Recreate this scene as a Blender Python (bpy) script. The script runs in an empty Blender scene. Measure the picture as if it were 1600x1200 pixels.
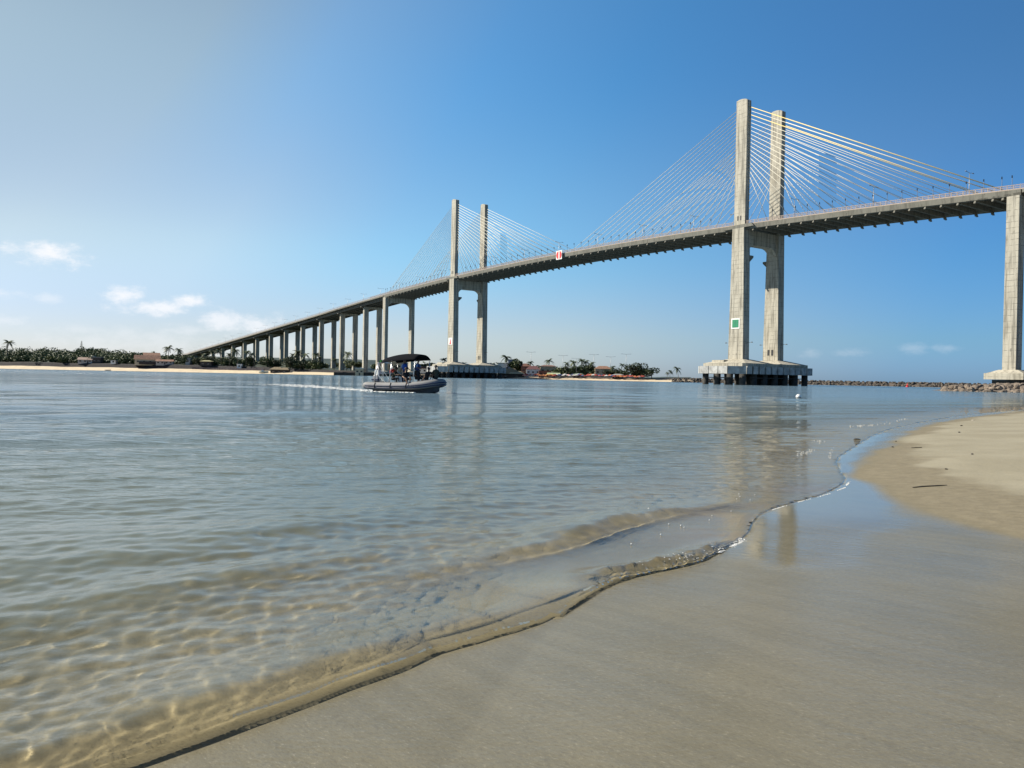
import bpy, bmesh, math, random
import numpy as np
from mathutils import Vector, Matrix, Euler

S = bpy.context.scene
COL = S.collection
R = math.radians
rng = np.random.default_rng(7)
random.seed(7)

# ------------------------------------------------------------------ camera, world, sun, exposure
CAM_H, F_PX, PITCH, ROLL = 1.45, 1222.86, 0.00946, 0.01907
cd = bpy.data.cameras.new("camera"); cam = bpy.data.objects.new("camera", cd); COL.objects.link(cam)
cd.sensor_width = 36.0; cd.lens = 36.0 * F_PX / 1600.0
cd.clip_start = 0.05; cd.clip_end = 60000
_c, _s = math.cos(PITCH), math.sin(PITCH)
fwd = Vector((0, _c, -_s)); up0 = Vector((0, _s, _c)); rt0 = Vector((1, 0, 0))
_cr, _sr = math.cos(ROLL), math.sin(ROLL)
rt = rt0 * _cr - up0 * (-_sr); up = up0 * _cr - rt0 * _sr
# image x axis and y axis of the tilted phone
M = Matrix((rt, up, -fwd)).transposed().to_4x4(); M.translation = (0, 0, CAM_H)
cam.matrix_world = M
S.camera = cam

SUN_EL = R(36.5)
SUN_XY = Vector((-0.976, 0.215)).normalized()
sun_dir = Vector((SUN_XY.x * math.cos(SUN_EL), SUN_XY.y * math.cos(SUN_EL), math.sin(SUN_EL)))
W = bpy.data.worlds.new("World"); S.world = W; W.use_nodes = True
wt = W.node_tree; wt.nodes.clear()
def wn(t, **k):
    n = wt.nodes.new(t)
    for a, b in k.items(): setattr(n, a, b)
    return n
w_out = wn('ShaderNodeOutputWorld'); w_bg = wn('ShaderNodeBackground'); w_sky = wn('ShaderNodeTexSky')
w_sky.sky_type = 'NISHITA'; w_sky.sun_disc = False; w_sky.sun_elevation = SUN_EL
w_sky.sun_rotation = math.atan2(SUN_XY.x, SUN_XY.y)
w_sky.air_density = 1.0; w_sky.dust_density = 0.4; w_sky.ozone_density = 2.2; w_sky.altitude = 0
w_bg.inputs['Strength'].default_value = 0.065
# small fair-weather clouds low over the land, placed by compass bearing and height above the horizon
w_tc = wn('ShaderNodeTexCoord'); w_sep = wn('ShaderNodeSeparateXYZ'); wt.links.new(w_tc.outputs['Generated'], w_sep.inputs[0])
def wmath(op, a, b=None, c=None):
    n = wn('ShaderNodeMath', operation=op)
    for i, v in enumerate((a, b, c)):
        if v is None: continue
        if isinstance(v, (int, float)): n.inputs[i].default_value = v
        else: wt.links.new(v, n.inputs[i])
    return n.outputs[0]
az = wmath('ARCTAN2', w_sep.outputs['X'], w_sep.outputs['Y'])
el = wmath('ARCSINE', w_sep.outputs['Z'])
comb = wn('ShaderNodeCombineXYZ'); wt.links.new(az, comb.inputs[0]); wt.links.new(wmath('MULTIPLY', el, 1.9), comb.inputs[1])
w_nz = wn('ShaderNodeTexNoise'); w_nz.inputs['Scale'].default_value = 30; w_nz.inputs['Detail'].default_value = 12; w_nz.inputs['Roughness'].default_value = 0.68
wt.links.new(comb.outputs[0], w_nz.inputs['Vector'])
CLOUDS = [(-30.7, 7.1, 2.6, 1.05, 1.0), (-33.2, 4.5, 2.2, .4, .4), (-30.7, 4.3, 1.3, .45, .38), (-26.4, 4.8, 1.7, 1.2, .95), (-24.6, 4.1, 3.4, .7, .9), (-22.3, 4.7, 1.6, .75, .95),
          (-20.4, 3.3, 2.4, 1.3, .75), (-18.0, 3.2, 2.2, 1.1, .75), (-22.3, 2.7, 2.6, .6, .35), (-29, 2.5, 3.2, .5, .22), (-33.2, 2.9, 1.6, .5, .35), (-25, 1.6, 9, 1.5, .30), (-16, 1.9, 3, .8, .3),
          (27.0, 2.3, 1.2, .5, .17), (29.0, 2.35, 1.1, .5, .16), (23.3, 2.1, 1.6, .4, .16), (20.8, 2.1, 1.0, .6, .14)]
acc = None
for a0, e0, wa, we, k in CLOUDS:
    da = wmath('MULTIPLY', wmath('SUBTRACT', az, R(a0)), 1 / R(wa))
    de = wmath('MULTIPLY', wmath('SUBTRACT', el, R(e0)), 1 / R(we))
    d2 = wmath('ADD', wmath('MULTIPLY', da, da), wmath('MULTIPLY', de, de))
    g = wmath('SUBTRACT', 1.0, wmath('SQRT', d2))
    t = wmath('ADD', g, wmath('MULTIPLY', wmath('SUBTRACT', w_nz.outputs[0], 0.52), 2.6))
    mr = wn('ShaderNodeMapRange', interpolation_type='SMOOTHSTEP'); wt.links.new(t, mr.inputs[0])
    mr.inputs[1].default_value = 0.0; mr.inputs[2].default_value = 1.05; mr.inputs[3].default_value = 0; mr.inputs[4].default_value = k
    acc = mr.outputs[0] if acc is None else wmath('MAXIMUM', acc, mr.outputs[0])
# clear tropical air: deeper blue away from the sun, whiter towards it and low down; unseen parts dimmed to deepen shade
w_dot = wn('ShaderNodeVectorMath', operation='DOT_PRODUCT'); wt.links.new(w_tc.outputs['Generated'], w_dot.inputs[0]); w_dot.inputs[1].default_value = sun_dir
w_s = wmath('MULTIPLY', wmath('ADD', w_dot.outputs['Value'], 1.0), 0.5)
def w_ramp(fac, stops):
    n = wn('ShaderNodeValToRGB'); wt.links.new(fac, n.inputs[0]); e = n.color_ramp.elements
    while len(e) < len(stops): e.new(0.5)
    for q, (p, c) in zip(e, stops): q.position = p; q.color = tuple(x / 2 for x in c) + (1,)
    return n.outputs[0]
def w_pos(s): return (s + 1) / 2
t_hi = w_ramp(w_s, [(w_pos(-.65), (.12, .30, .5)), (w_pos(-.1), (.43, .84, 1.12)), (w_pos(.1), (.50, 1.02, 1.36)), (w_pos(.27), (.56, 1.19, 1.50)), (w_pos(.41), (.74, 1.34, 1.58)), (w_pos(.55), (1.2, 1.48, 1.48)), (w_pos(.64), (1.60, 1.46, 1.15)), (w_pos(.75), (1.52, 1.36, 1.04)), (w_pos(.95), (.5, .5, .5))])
t_mid = w_ramp(w_s, [(w_pos(-.65), (.16, .36, .58)), (w_pos(-.15), (.38, .80, 1.2)), (w_pos(-.03), (.57, .94, 1.26)), (w_pos(.3), (.88, 1.32, 1.47)), (w_pos(.4), (1.01, 1.32, 1.41)), (w_pos(.53), (1.37, 1.32, 1.23)), (w_pos(.65), (1.34, 1.19, 1.05)), (w_pos(.9), (.8, .75, .7))])
t_lo = w_ramp(w_s, [(w_pos(-.7), (.16, .34, .55)), (w_pos(-.4), (.32, .62, 1.08)), (w_pos(-.18), (.42, .73, 1.18)), (w_pos(.15), (.96, 1.03, 1.25)), (w_pos(.3), (1.05, 1.07, 1.28)), (w_pos(.6), (.93, .95, 1.2))])
def w_blend(e0, e1, a, b):
    m_ = wn('ShaderNodeMapRange', interpolation_type='SMOOTHSTEP'); wt.links.new(el, m_.inputs[0]); m_.inputs[1].default_value = R(e0); m_.inputs[2].default_value = R(e1)
    q = wn('ShaderNodeMix', data_type='RGBA'); wt.links.new(m_.outputs[0], q.inputs[0]); wt.links.new(a, q.inputs[6]); wt.links.new(b, q.inputs[7]); return q
t_hz = w_ramp(w_s, [(w_pos(-.7), (.15, .33, .62)), (w_pos(-.4), (.30, .60, 1.25)), (w_pos(-.18), (.40, .70, 1.38)), (w_pos(.15), (.88, 1.0, 1.36)), (w_pos(.3), (.96, 1.05, 1.38)), (w_pos(.6), (.88, .94, 1.27))])
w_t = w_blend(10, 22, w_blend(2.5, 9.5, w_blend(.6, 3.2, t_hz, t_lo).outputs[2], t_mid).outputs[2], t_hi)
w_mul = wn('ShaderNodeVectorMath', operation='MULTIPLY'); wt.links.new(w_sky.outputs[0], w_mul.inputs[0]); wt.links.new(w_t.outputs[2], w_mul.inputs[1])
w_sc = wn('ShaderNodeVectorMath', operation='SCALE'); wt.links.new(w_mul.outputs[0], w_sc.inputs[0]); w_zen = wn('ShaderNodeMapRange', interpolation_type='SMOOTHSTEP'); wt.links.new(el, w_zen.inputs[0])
for i_, v_ in enumerate((R(36), R(72), 2.0, 1.15)): w_zen.inputs[1 + i_].default_value = v_  # sky above the view dimmed to cut fill light
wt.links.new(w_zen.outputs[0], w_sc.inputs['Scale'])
w_mix = wn('ShaderNodeMix', data_type='RGBA')
wt.links.new(acc, w_mix.inputs[0]); wt.links.new(w_sc.outputs[0], w_mix.inputs[6]); w_mix.inputs[7].default_value = (9.2, 9.4, 9.8, 1)
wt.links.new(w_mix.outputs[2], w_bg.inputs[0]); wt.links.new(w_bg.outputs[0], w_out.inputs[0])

sd = bpy.data.lights.new("sun", 'SUN'); sd.energy = 5.0; sd.angle = R(0.53); sd.color = (1.0, 0.93, 0.80)
sun = bpy.data.objects.new("sun", sd); COL.objects.link(sun)
sun.rotation_euler = sun_dir.to_track_quat('Z', 'Y').to_euler(); sun.location = (-60, 10, 120)
sd.cycles.is_caustics_light = True
S.view_settings.view_transform = 'Standard'; S.view_settings.look = 'None'
S.view_settings.exposure = 0.68; S.view_settings.gamma = 1.0; S.view_settings.use_curve_mapping = False
S.cycles.max_bounces = 8; S.cycles.transparent_max_bounces = 12
S.cycles.caustics_reflective = False; S.cycles.caustics_refractive = True
S.cycles.sample_clamp_indirect = 6.0; S.cycles.sample_clamp_direct = 12.0
S.cycles.use_denoising = True

# ------------------------------------------------------------------ helpers
def tag(o, label=None, cat=None, group=None, kind=None):
    if label: o['label'] = label
    if cat: o['category'] = cat
    if group: o['group'] = group
    if kind: o['kind'] = kind
    return o
def link(name, me, mat=None, parent=None, smooth=False):
    o = bpy.data.objects.new(name, me); COL.objects.link(o)
    if mat is not None:
        for m in (mat if isinstance(mat, (list, tuple)) else [mat]): me.materials.append(m)
    if parent is not None: o.parent = parent
    if smooth: me.polygons.foreach_set('use_smooth', [True] * len(me.polygons))
    return o
def empty(name, loc=(0, 0, 0), rz=0.0, parent=None):
    o = bpy.data.objects.new(name, None); COL.objects.link(o); o.location = loc; o.rotation_euler = (0, 0, rz)
    o.empty_display_size = 0.2
    if parent is not None: o.parent = parent
    return o
def copy_tree(o, parent=None):
    c = o.copy(); COL.objects.link(c)
    if parent is not None: c.parent = parent
    for ch in list(o.children): copy_tree(ch, c)
    return c
ORD = ['first', 'second', 'third', 'fourth', 'fifth', 'sixth', 'seventh', 'eighth', 'ninth', 'tenth', 'eleventh', 'twelfth', 'thirteenth', 'fourteenth', 'fifteenth', 'sixteenth', 'seventeenth', 'eighteenth', 'nineteenth', 'twentieth']
def nth(i):
    if i < 20: return ORD[i]
    return ['twenty', 'thirty', 'forty', 'fifty', 'sixty', 'seventy', 'eighty'][(i + 1) // 10 - 2] + ('-' + ORD[(i + 1) % 10 - 1] if (i + 1) % 10 else 'th' if False else '') if (i + 1) % 10 else {30: 'thirtieth', 40: 'fortieth', 50: 'fiftieth'}[i + 1]

class MB:
    def __init__(s): s.v = []; s.f = []; s.mi = []; s.cur = 0
    def add(s, v, f):
        b = len(s.v); s.v += [tuple(map(float, p)) for p in v]; s.f += [tuple(b + i for i in q) for q in f]; s.mi += [s.cur] * len(f)
    def box(s, c, d, rz=0.0, taper=1.0):
        cx, cy, cz = c; a, b, h = d[0] / 2, d[1] / 2, d[2] / 2; co, si = math.cos(rz), math.sin(rz); vs = []
        for z, k in ((-h, 1.0), (h, taper)):
            for x, y in ((-a, -b), (a, -b), (a, b), (-a, b)):
                x, y = x * k, y * k; vs.append((cx + x * co - y * si, cy + x * si + y * co, cz + z))
        s.add(vs, [(0, 3, 2, 1), (4, 5, 6, 7), (0, 1, 5, 4), (1, 2, 6, 5), (2, 3, 7, 6), (3, 0, 4, 7)])
    def hexa(s, lo, hi):    # two quads of 4 points
        s.add(list(lo) + list(hi), [(0, 3, 2, 1), (4, 5, 6, 7), (0, 1, 5, 4), (1, 2, 6, 5), (2, 3, 7, 6), (3, 0, 4, 7)])
    def prism(s, pts, axis, a, b):   # 2-D outline pulled along axis (0,1,2) from a to b
        n = len(pts); vs = []
        for t in (a, b):
            for p in pts:
                q = list(p); q.insert(axis, t); vs.append(q)
        s.add(vs, [tuple(range(n))[::-1], tuple(range(n, 2 * n))] + [(i, (i + 1) % n, n + (i + 1) % n, n + i) for i in range(n)])
    def tube(s, path, rad, sides=8, cap=True):
        path = [Vector(p) for p in path]; n = len(path)
        rads = rad if isinstance(rad, (list, tuple)) else [rad] * n
        vs = []; ref = None
        for i, p in enumerate(path):
            t = (path[min(i + 1, n - 1)] - path[max(i - 1, 0)]).normalized()
            if ref is None:
                ref = Vector((0, 0, 1)) if abs(t.z) < 0.95 else Vector((1, 0, 0))
            u = t.cross(ref)
            if u.length < 1e-5: u = t.cross(Vector((0, 1, 0)))
            u.normalize(); w = u.cross(t).normalized(); ref = w
            for k in range(sides):
                a = 2 * math.pi * k / sides; vs.append(p + u * (math.cos(a) * rads[i]) + w * (math.sin(a) * rads[i]))
        fs = []
        for i in range(n - 1):
            for k in range(sides):
                fs.append((i * sides + k, i * sides + (k + 1) % sides, (i + 1) * sides + (k + 1) % sides, (i + 1) * sides + k))
        if cap: fs += [tuple(range(sides))[::-1], tuple((n - 1) * sides + k for k in range(sides))]
        s.add(vs, fs)
    def ball(s, c, r, seg=10, rings=7):
        rx, ry, rz_ = r if isinstance(r, (list, tuple)) else (r, r, r); vs = [(c[0], c[1], c[2] + rz_)]
        for i in range(1, rings):
            ph = math.pi * i / rings
            for k in range(seg):
                a = 2 * math.pi * k / seg; vs.append((c[0] + rx * math.sin(ph) * math.cos(a), c[1] + ry * math.sin(ph) * math.sin(a), c[2] + rz_ * math.cos(ph)))
        vs.append((c[0], c[1], c[2] - rz_)); fs = []; L = len(vs) - 1
        for k in range(seg): fs.append((0, 1 + k, 1 + (k + 1) % seg)); fs.append((L, L - seg + (k + 1) % seg, L - seg + k))
        for i in range(rings - 2):
            for k in range(seg):
                a = 1 + i * seg + k; b = 1 + i * seg + (k + 1) % seg; fs.append((a, a + seg, b + seg, b))
        s.add(vs, fs)
    def mesh(s, name):
        me = bpy.data.meshes.new(name); me.from_pydata(s.v, [], s.f); me.update()
        if any(s.mi): me.polygons.foreach_set('material_index', s.mi)
        return me
    def build(s, name, mat, parent=None, smooth=False, fix=True):
        me = s.mesh(name)
        if fix:
            bm = bmesh.new(); bm.from_mesh(me); bmesh.ops.recalc_face_normals(bm, faces=bm.faces); bm.to_mesh(me); bm.free()
        return link(name, me, mat, parent, smooth)

class NT:
    def __init__(s, name):
        s.m = bpy.data.materials.new(name); s.m.use_nodes = True; s.t = s.m.node_tree; s.t.nodes.clear()
        s.out = s.n('ShaderNodeOutputMaterial')
    def n(s, t, **k):
        n = s.t.nodes.new(t)
        for a, b in k.items(): setattr(n, a, b)
        return n
    def set(s, inp, v):
        if isinstance(v, (int, float)): inp.default_value = v
        elif isinstance(v, (tuple, list)): inp.default_value = v if len(v) == len(inp.default_value) else tuple(v) + (1,)
        else: s.t.links.new(v, inp)
    def math(s, op, a, b=None, clamp=False):
        n = s.n('ShaderNodeMath', operation=op); n.use_clamp = clamp
        for i, v in enumerate((a, b)):
            if v is not None: s.set(n.inputs[i], v)
        return n.outputs[0]
    def ramp(s, v, a, b, lo=0.0, hi=1.0):
        n = s.n('ShaderNodeMapRange', interpolation_type='SMOOTHSTEP')
        for i, q in enumerate((v, a, b, lo, hi)): s.set(n.inputs[i], q)
        return n.outputs[0]
    def mix(s, f, a, b, mode='MIX'):
        n = s.n('ShaderNodeMix', data_type='RGBA', blend_type=mode); s.set(n.inputs[0], f); s.set(n.inputs[6], a); s.set(n.inputs[7], b); return n.outputs[2]
    def coord(s, kind='Object', scale=(1, 1, 1), rot=(0, 0, 0)):
        tc = s.n('ShaderNodeTexCoord'); mp = s.n('ShaderNodeMapping'); s.t.links.new(tc.outputs[kind], mp.inputs[0])
        mp.inputs['Scale'].default_value = scale; mp.inputs['Rotation'].default_value = rot; return mp.outputs[0]
    def noise(s, vec, scale, detail=4, rough=0.55, out=0):
        n = s.n('ShaderNodeTexNoise'); s.t.links.new(vec, n.inputs['Vector']); n.inputs['Scale'].default_value = scale
        n.inputs['Detail'].default_value = detail; n.inputs['Roughness'].default_value = rough; return n.outputs[out]
    def attr(s, name):
        n = s.n('ShaderNodeAttribute'); n.attribute_name = name; return n.outputs['Fac']
    def bump(s, h, strength, dist):
        n = s.n('ShaderNodeBump'); s.set(n.inputs['Strength'], strength); n.inputs['Distance'].default_value = dist; s.set(n.inputs['Height'], h); return n.outputs[0]
    def pbr(s, col, rough=0.6, normal=None, **k):
        p = s.n('ShaderNodeBsdfPrincipled'); s.set(p.inputs['Base Color'], col); s.set(p.inputs['Roughness'], rough)
        if normal is not None: s.t.links.new(normal, p.inputs['Normal'])
        for a, b in k.items(): s.set(p.inputs[a.replace('_', ' ')], b)
        return p.outputs[0]
    def done(s, sh): s.t.links.new(sh, s.out.inputs['Surface']); return s.m

def simple(name, col, rough=0.6, var=0.25, scale=3.0, metallic=0.0, bump=0.0, spec=.5):
    t = NT(name); v = t.coord(); nz = t.noise(v, scale, 5)
    c2 = tuple(c * (1 - var) for c in col); c1 = tuple(min(1, c * (1 + var * .6)) for c in col)
    c = t.mix(t.ramp(nz, .3, .7), c2, c1)
    nr = t.bump(t.noise(v, scale * 4, 3), bump, .02) if bump else None
    return t.done(t.pbr(c, rough, nr, Metallic=metallic, Specular_IOR_Level=spec))

def concrete(name, base, stain=0.5, joint=1.6):
    t = NT(name); v = t.coord(); streak = t.noise(t.coord(scale=(1.0, 1.0, .07)), 1.3, 6, .62)
    blot = t.noise(v, .16, 5, .6); fine = t.noise(v, 1.9, 4, .6)
    sep = t.n('ShaderNodeSeparateXYZ'); t.t.links.new(v, sep.inputs[0])
    fr = t.math('FRACT', t.math('DIVIDE', t.math('ADD', sep.outputs[2], t.math('MULTIPLY', fine, .06)), joint))
    jn = t.math('MULTIPLY', t.math('LESS_THAN', fr, .09), t.ramp(t.noise(t.coord(scale=(1, 1, .6)), .8, 3), .38, .6))
    dark = tuple(c * (1 - stain * .75) for c in base); lite = tuple(min(1, c * 1.12) for c in base)
    c = t.mix(t.ramp(streak, .42, .68), lite, dark)
    c = t.mix(t.ramp(blot, .45, .7, 0, .5), c, tuple(x * y for x, y in zip(base, (.72, .70, .66))))
    c = t.mix(t.math('MULTIPLY', jn, .8), c, tuple(x * .35 for x in base))
    spots = t.ramp(t.noise(t.coord(scale=(1, 1, .45)), 1.1, 3, .7), .66, .76)
    c = t.mix(t.math('MULTIPLY', spots, .75), c, tuple(x * .3 for x in base))
    return t.done(t.pbr(c, .85, t.bump(fine, .35, .06)))

def leafmat(name, a, b, scale=.35):
    t = NT(name); v = t.coord(); oi = t.n('ShaderNodeObjectInfo')
    f = t.math('ADD', t.noise(v, scale, 3), t.math('MULTIPLY', t.math('SUBTRACT', oi.outputs['Random'], .5), .3))
    c = t.mix(t.ramp(f, .36, .66), a, b)
    return t.done(t.pbr(c, .6))

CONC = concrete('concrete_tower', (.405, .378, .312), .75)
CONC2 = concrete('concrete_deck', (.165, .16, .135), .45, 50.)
CONC3 = concrete('concrete_cap', (.40, .37, .30), .6, 1.3)
FENDER = simple('fender_panel_grey', (.40, .40, .385), .7, .35, .6)
PILE = simple('pile_dark', (.055, .052, .048), .9, .4, .5)
CABLE = simple('stay_white', (.62, .58, .47), .5, .1)
CABLE_Y = simple('stay_yellow', (.72, .56, .22), .5, .1)
RAIL = simple('rail_pinkish_grey', (.36, .29, .245), .7, .2)
ASPH = simple('asphalt', (.05, .05, .05), .9, .3)
METAL = simple('galvanised_steel', (.32, .33, .34), .45, .15, 3, .6)
DARKM = simple('dark_fitting', (.02, .02, .022), .5, .2)
WHITE = simple('white_paint', (.78, .78, .76), .5, .08)
RED = simple('red_paint', (.62, .03, .035), .5, .15)
GREEN = simple('green_sign', (.01, .22, .11), .5, .15)

# ------------------------------------------------------------------ shore shape (metres, camera at 0,0)
EDGE = [(220, 130), (140, 108), (90, 92), (56, 70), (31.98, 48.84), (21.08, 36.77), (14.36, 28.26), (10.67, 22.82), (7.46, 17.13), (6.15, 14.79), (5.45, 12.9), (5.0, 11.55), (4.08, 10.11), (3.34, 9.31), (2.83, 8.68), (2.53, 8.07),
        (2.24, 7.3), (1.74, 6.52), (1.49, 6.14), (.97, 5.75), (.70, 5.47), (.44, 4.99), (.21, 4.41), (.03, 3.83), (-.13, 3.25), (-.23, 2.88), (-.4, 2.0), (-.8, 0), (-2, -4), (-6, -14), (-30, -60), (-60, -300)]
DRYE = [(230, 128), (140, 106.5), (90, 90.5), (56, 68.6), (32.5, 48.0), (21.6, 36.2), (14.8, 27.8), (11.1, 22.4), (7.9, 16.9), (6.5, 14.6), (5.6, 12.96), (5.1, 11.4), (4.5, 9.3), (4.4, 8.26), (4.45, 7.44), (4.6, 6.85), (5.0, 5.6), (5.6, 3.6), (6.5, 0), (6.5, -10), (-10, -60), (-30, -300)]
DAMP = [(250, 126), (140, 103), (90, 86), (56, 64), (33.5, 46.5), (19.9, 33.5), (11.72, 22.34), (8.8, 17.72), (8.0, 15.85), (8.5, 14.69), (6.9, 12.9), (6.6, 11.0), (7.0, 9.0), (7.6, 7), (9, 0), (9, -20), (5, -60), (0, -300)]
DRYE = [(x * .945, y * .945) if 2 < y < 14 else (x, y) for x, y in DRYE]; DAMP = [(x * .93, y * .93) if 2 < y < 16 else (x, y) for x, y in DAMP]
def sdist(X, Y, poly):
    """signed distance (positive on the left, seaward) and arc length of the nearest point"""
    best = np.full(X.shape, 1e9); sg = np.ones(X.shape); arc = np.zeros(X.shape); acc = 0.0
    for (ax, ay), (bx, by) in zip(poly[:-1], poly[1:]):
        dx, dy = bx - ax, by - ay; L2 = dx * dx + dy * dy; L = math.sqrt(L2)
        t = np.clip(((X - ax) * dx + (Y - ay) * dy) / L2, 0, 1)
        ex = X - ax - t * dx; ey = Y - ay - t * dy; d = ex * ex + ey * ey
        m = d < best; best = np.where(m, d, best)
        sg = np.where(m, np.sign(dy * ex - dx * ey + 1e-12), sg); arc = np.where(m, acc + t * L, arc); acc += L
    return np.sqrt(best) * sg, arc
def sm(x, a, b):
    t = np.clip((x - a) / (b - a), 0, 1); return t * t * (3 - 2 * t)
def smooth_poly(p, it=2):
    p = [np.array(q, float) for q in p]
    for _ in range(it):
        q = [p[0]]
        for a, b in zip(p[:-1], p[1:]): q += [a * .75 + b * .25, a * .25 + b * .75]
        q.append(p[-1]); p = q
    return [tuple(x) for x in p]
EDGE_S = smooth_poly(EDGE, 1); DRYE_S = smooth_poly(DRYE, 2); DAMP_S = smooth_poly(DAMP, 1)
def wob(X, Y, k, a, seed):
    r = np.random.default_rng(seed); z = np.zeros(X.shape)
    for i in range(7):
        th = r.uniform(0, 6.28); kk = k * 1.5 ** i; z += np.sin((X * math.cos(th) + Y * math.sin(th)) * kk + r.uniform(0, 6.28)) / 1.45 ** i
    return z * a
# sign of sdist: EDGE runs from far right to near, so the sea lies on its right-hand side
def edge_d(X, Y):
    d, a = sdist(X, Y, EDGE_S); return -d * EDGE_SIGN, a
EDGE_SIGN = 1.0
_t, _ = sdist(np.array([-20.]), np.array([30.]), EDGE_S)
EDGE_SIGN = -np.sign(_t[0])
def land_d(X, Y, poly):
    d, _ = sdist(X, Y, poly); t, _ = sdist(np.array([30.]), np.array([10.]), poly); return d * np.sign(t[0])
R1 = [(3.2, 9.6), (2.12, 8.68), (1.75, 8.44), (1.35, 8.06), (.96, 7.58), (.6, 7.03), (.3, 6.59), (.03, 6.33), (-.45, 5.87), (-.71, 5.62), (-1.03, 5.39), (-1.43, 5.08), (-2.4, 4.2), (-4, 2.6)]
R2 = [(1.15, 5.95), (.61, 5.46), (.23, 4.97), (-.12, 4.57), (-.33, 4.38), (-.53, 4.21), (-.74, 3.92), (-1.01, 3.62), (-1.26, 3.33), (-1.57, 3.0), (-1.81, 2.79), (-2.8, 1.8), (-4, .4)]
R3 = [(.2, 7.6), (-.6, 6.9), (-1.2, 6.2), (-1.6, 5.75), (-2.05, 5.3), (-2.5, 4.85), (-3.1, 4.2), (-4.2, 3.0)]
R4 = [(.2, 9.2), (-1.0, 8.2), (-2.2, 7.0), (-3.2, 6.0), (-4.6, 4.6), (-6, 3)]
BORE = [(2.24, 7.3), (1.74, 6.56), (1.49, 6.18), (.97, 5.80), (.70, 5.52), (.44, 5.02), (.21, 4.45), (.03, 3.87), (-.13, 3.29), (-.22, 2.9)]
def r2_d(X, Y):      # distance shoreward of the second wavelet
    d, _ = sdist(X, Y, R2); t0, _ = sdist(np.array([3.]), np.array([3.]), R2); return d * np.sign(t0[0]) + wob(X, Y, 2.6, .016, 55)
R2FOOT = .21
def apron(X, Y, w=.0):   # sheet of run-up between the wavelet's foot and the swash edge
    return sm(r2_d(X, Y) - R2FOOT, -w - 1e-6, w + 1e-6) * (1 - sm(Y, 4.72 - w, 4.72 + w + 1e-6))
def ground(X, Y):
    ds, arc = edge_d(X, Y)
    sea = np.where(ds > 0, .012 * np.minimum(ds, .5) + .085 * np.maximum(ds - .15, 0), 0)
    sea = sea * (1 - .8 * sm(r2_d(X, Y), -.18, R2FOOT + .02) * (1 - sm(Y, 4.6, 5.4)))      # the run-up has levelled the sand here
    sea = 2.6 * (1 - np.exp(-sea / 2.6))
    ld = land_d(X, Y, DRYE_S)
    rise = .035 * np.maximum(ld, 0) ** 1.1
    rise = 1.4 * (1 - np.exp(-rise / 1.4))
    wet = .085 * 1.7 * (1 - np.exp(-np.maximum(-ds, 0) / 1.7))
    z = -sea + wet + rise
    z += wob(X, Y, .9, .006, 3) * sm(ld, 0, 3) + wob(X, Y, 7, .0022, 5) * sm(ld, -.2, 1)
    return z, ds, arc, ld

def polar(r_list, th_list):
    r = np.array(r_list)[:, None]; th = np.array(th_list)[None, :]
    return r * np.sin(th), r * np.cos(th)
def th_steps(fine, lim_fine, lim):
    a = np.arange(-lim_fine, lim_fine, fine); n = 14
    lo = -lim_fine - (lim - lim_fine) * (np.arange(n, 0, -1) / n) ** 1.5; hi = lim_fine + (lim - lim_fine) * (np.arange(0, n + 1) / n) ** 1.5
    return np.concatenate([lo, a, hi])
def grid_mesh(name, X, Y, Z, drop=None, strip=None, take=False):
    nr, nt = X.shape; me = bpy.data.meshes.new(name)
    co = np.stack([X, Y, Z], -1).reshape(-1, 3).astype(np.float32)
    i = np.arange(nr - 1)[:, None] * nt + np.arange(nt - 1)[None, :]
    q = np.stack([i, i + 1, i + nt + 1, i + nt], -1).reshape(-1, 4)
    if drop is not None: q = q[~drop.ravel()[q].any(1)]; sf = strip.ravel()[q].any(1); q = q[sf] if take else q[~sf]
    me.vertices.add(len(co)); me.vertices.foreach_set('co', co.ravel())
    me.loops.add(q.size); me.loops.foreach_set('vertex_index', q.ravel().astype(np.int32))
    me.polygons.add(len(q)); me.polygons.foreach_set('loop_start', np.arange(0, q.size, 4, dtype=np.int32))
    me.polygons.foreach_set('use_smooth', np.ones(len(q), bool)); me.update(calc_edges=True); me.validate()
    return me
def fattr(me, name, a):
    at = me.attributes.new(name, 'FLOAT', 'POINT'); at.data.foreach_set('value', a.astype(np.float32).ravel())

# ------------------------------------------------------------------ sand (beach and sea bed)
rs = np.concatenate([np.linspace(.25, 1.5, 12), np.exp(np.arange(math.log(1.55), math.log(60), .009)), np.exp(np.arange(math.log(60.5), math.log(420), .06))])
X, Y = polar(rs, th_steps(.006, .75, math.pi))
Z, ds, arc, ld = ground(X, Y)
sand_me = grid_mesh('beach_sand', X, Y, Z)
FILM = [(2.6, 8.3), (1.85, 6.7), (1.95, 5.85), (2.5, 5.9), (3.1, 6.8), (3.9, 7.7), (4.7, 9.3), (5.3, 11.4), (6.0, 13.6), (7.6, 17.0), (11, 22.6), (10.6, 22.9), (7.2, 17.2), (5.8, 14.6), (4.9, 12.2), (4.0, 10.2), (3.3, 9.4)]
def arc_from_tip(X, Y):   # thin sheet of standing water left by the last wave: 1 inside, fading outside
    P_ = FILM + FILM[:1]; d_, _ = sdist(X, Y, P_); ins = np.zeros(X.shape, bool)
    for (ax, ay), (bx, by) in zip(P_[:-1], P_[1:]):
        c_ = ((ay > Y) != (by > Y)) & (X < (bx - ax) * (Y - ay) / (by - ay + 1e-12) + ax); ins ^= c_
    return np.where(ins, np.abs(d_), -np.abs(d_)) / .5 + .5 + wob(X, Y, 2.2, .14, 61)
wetness = 1 - sm(ld + wob(X, Y, 1.2, .09, 9), -.25, .55)
dampd = land_d(X, Y, DAMP_S)
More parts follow.
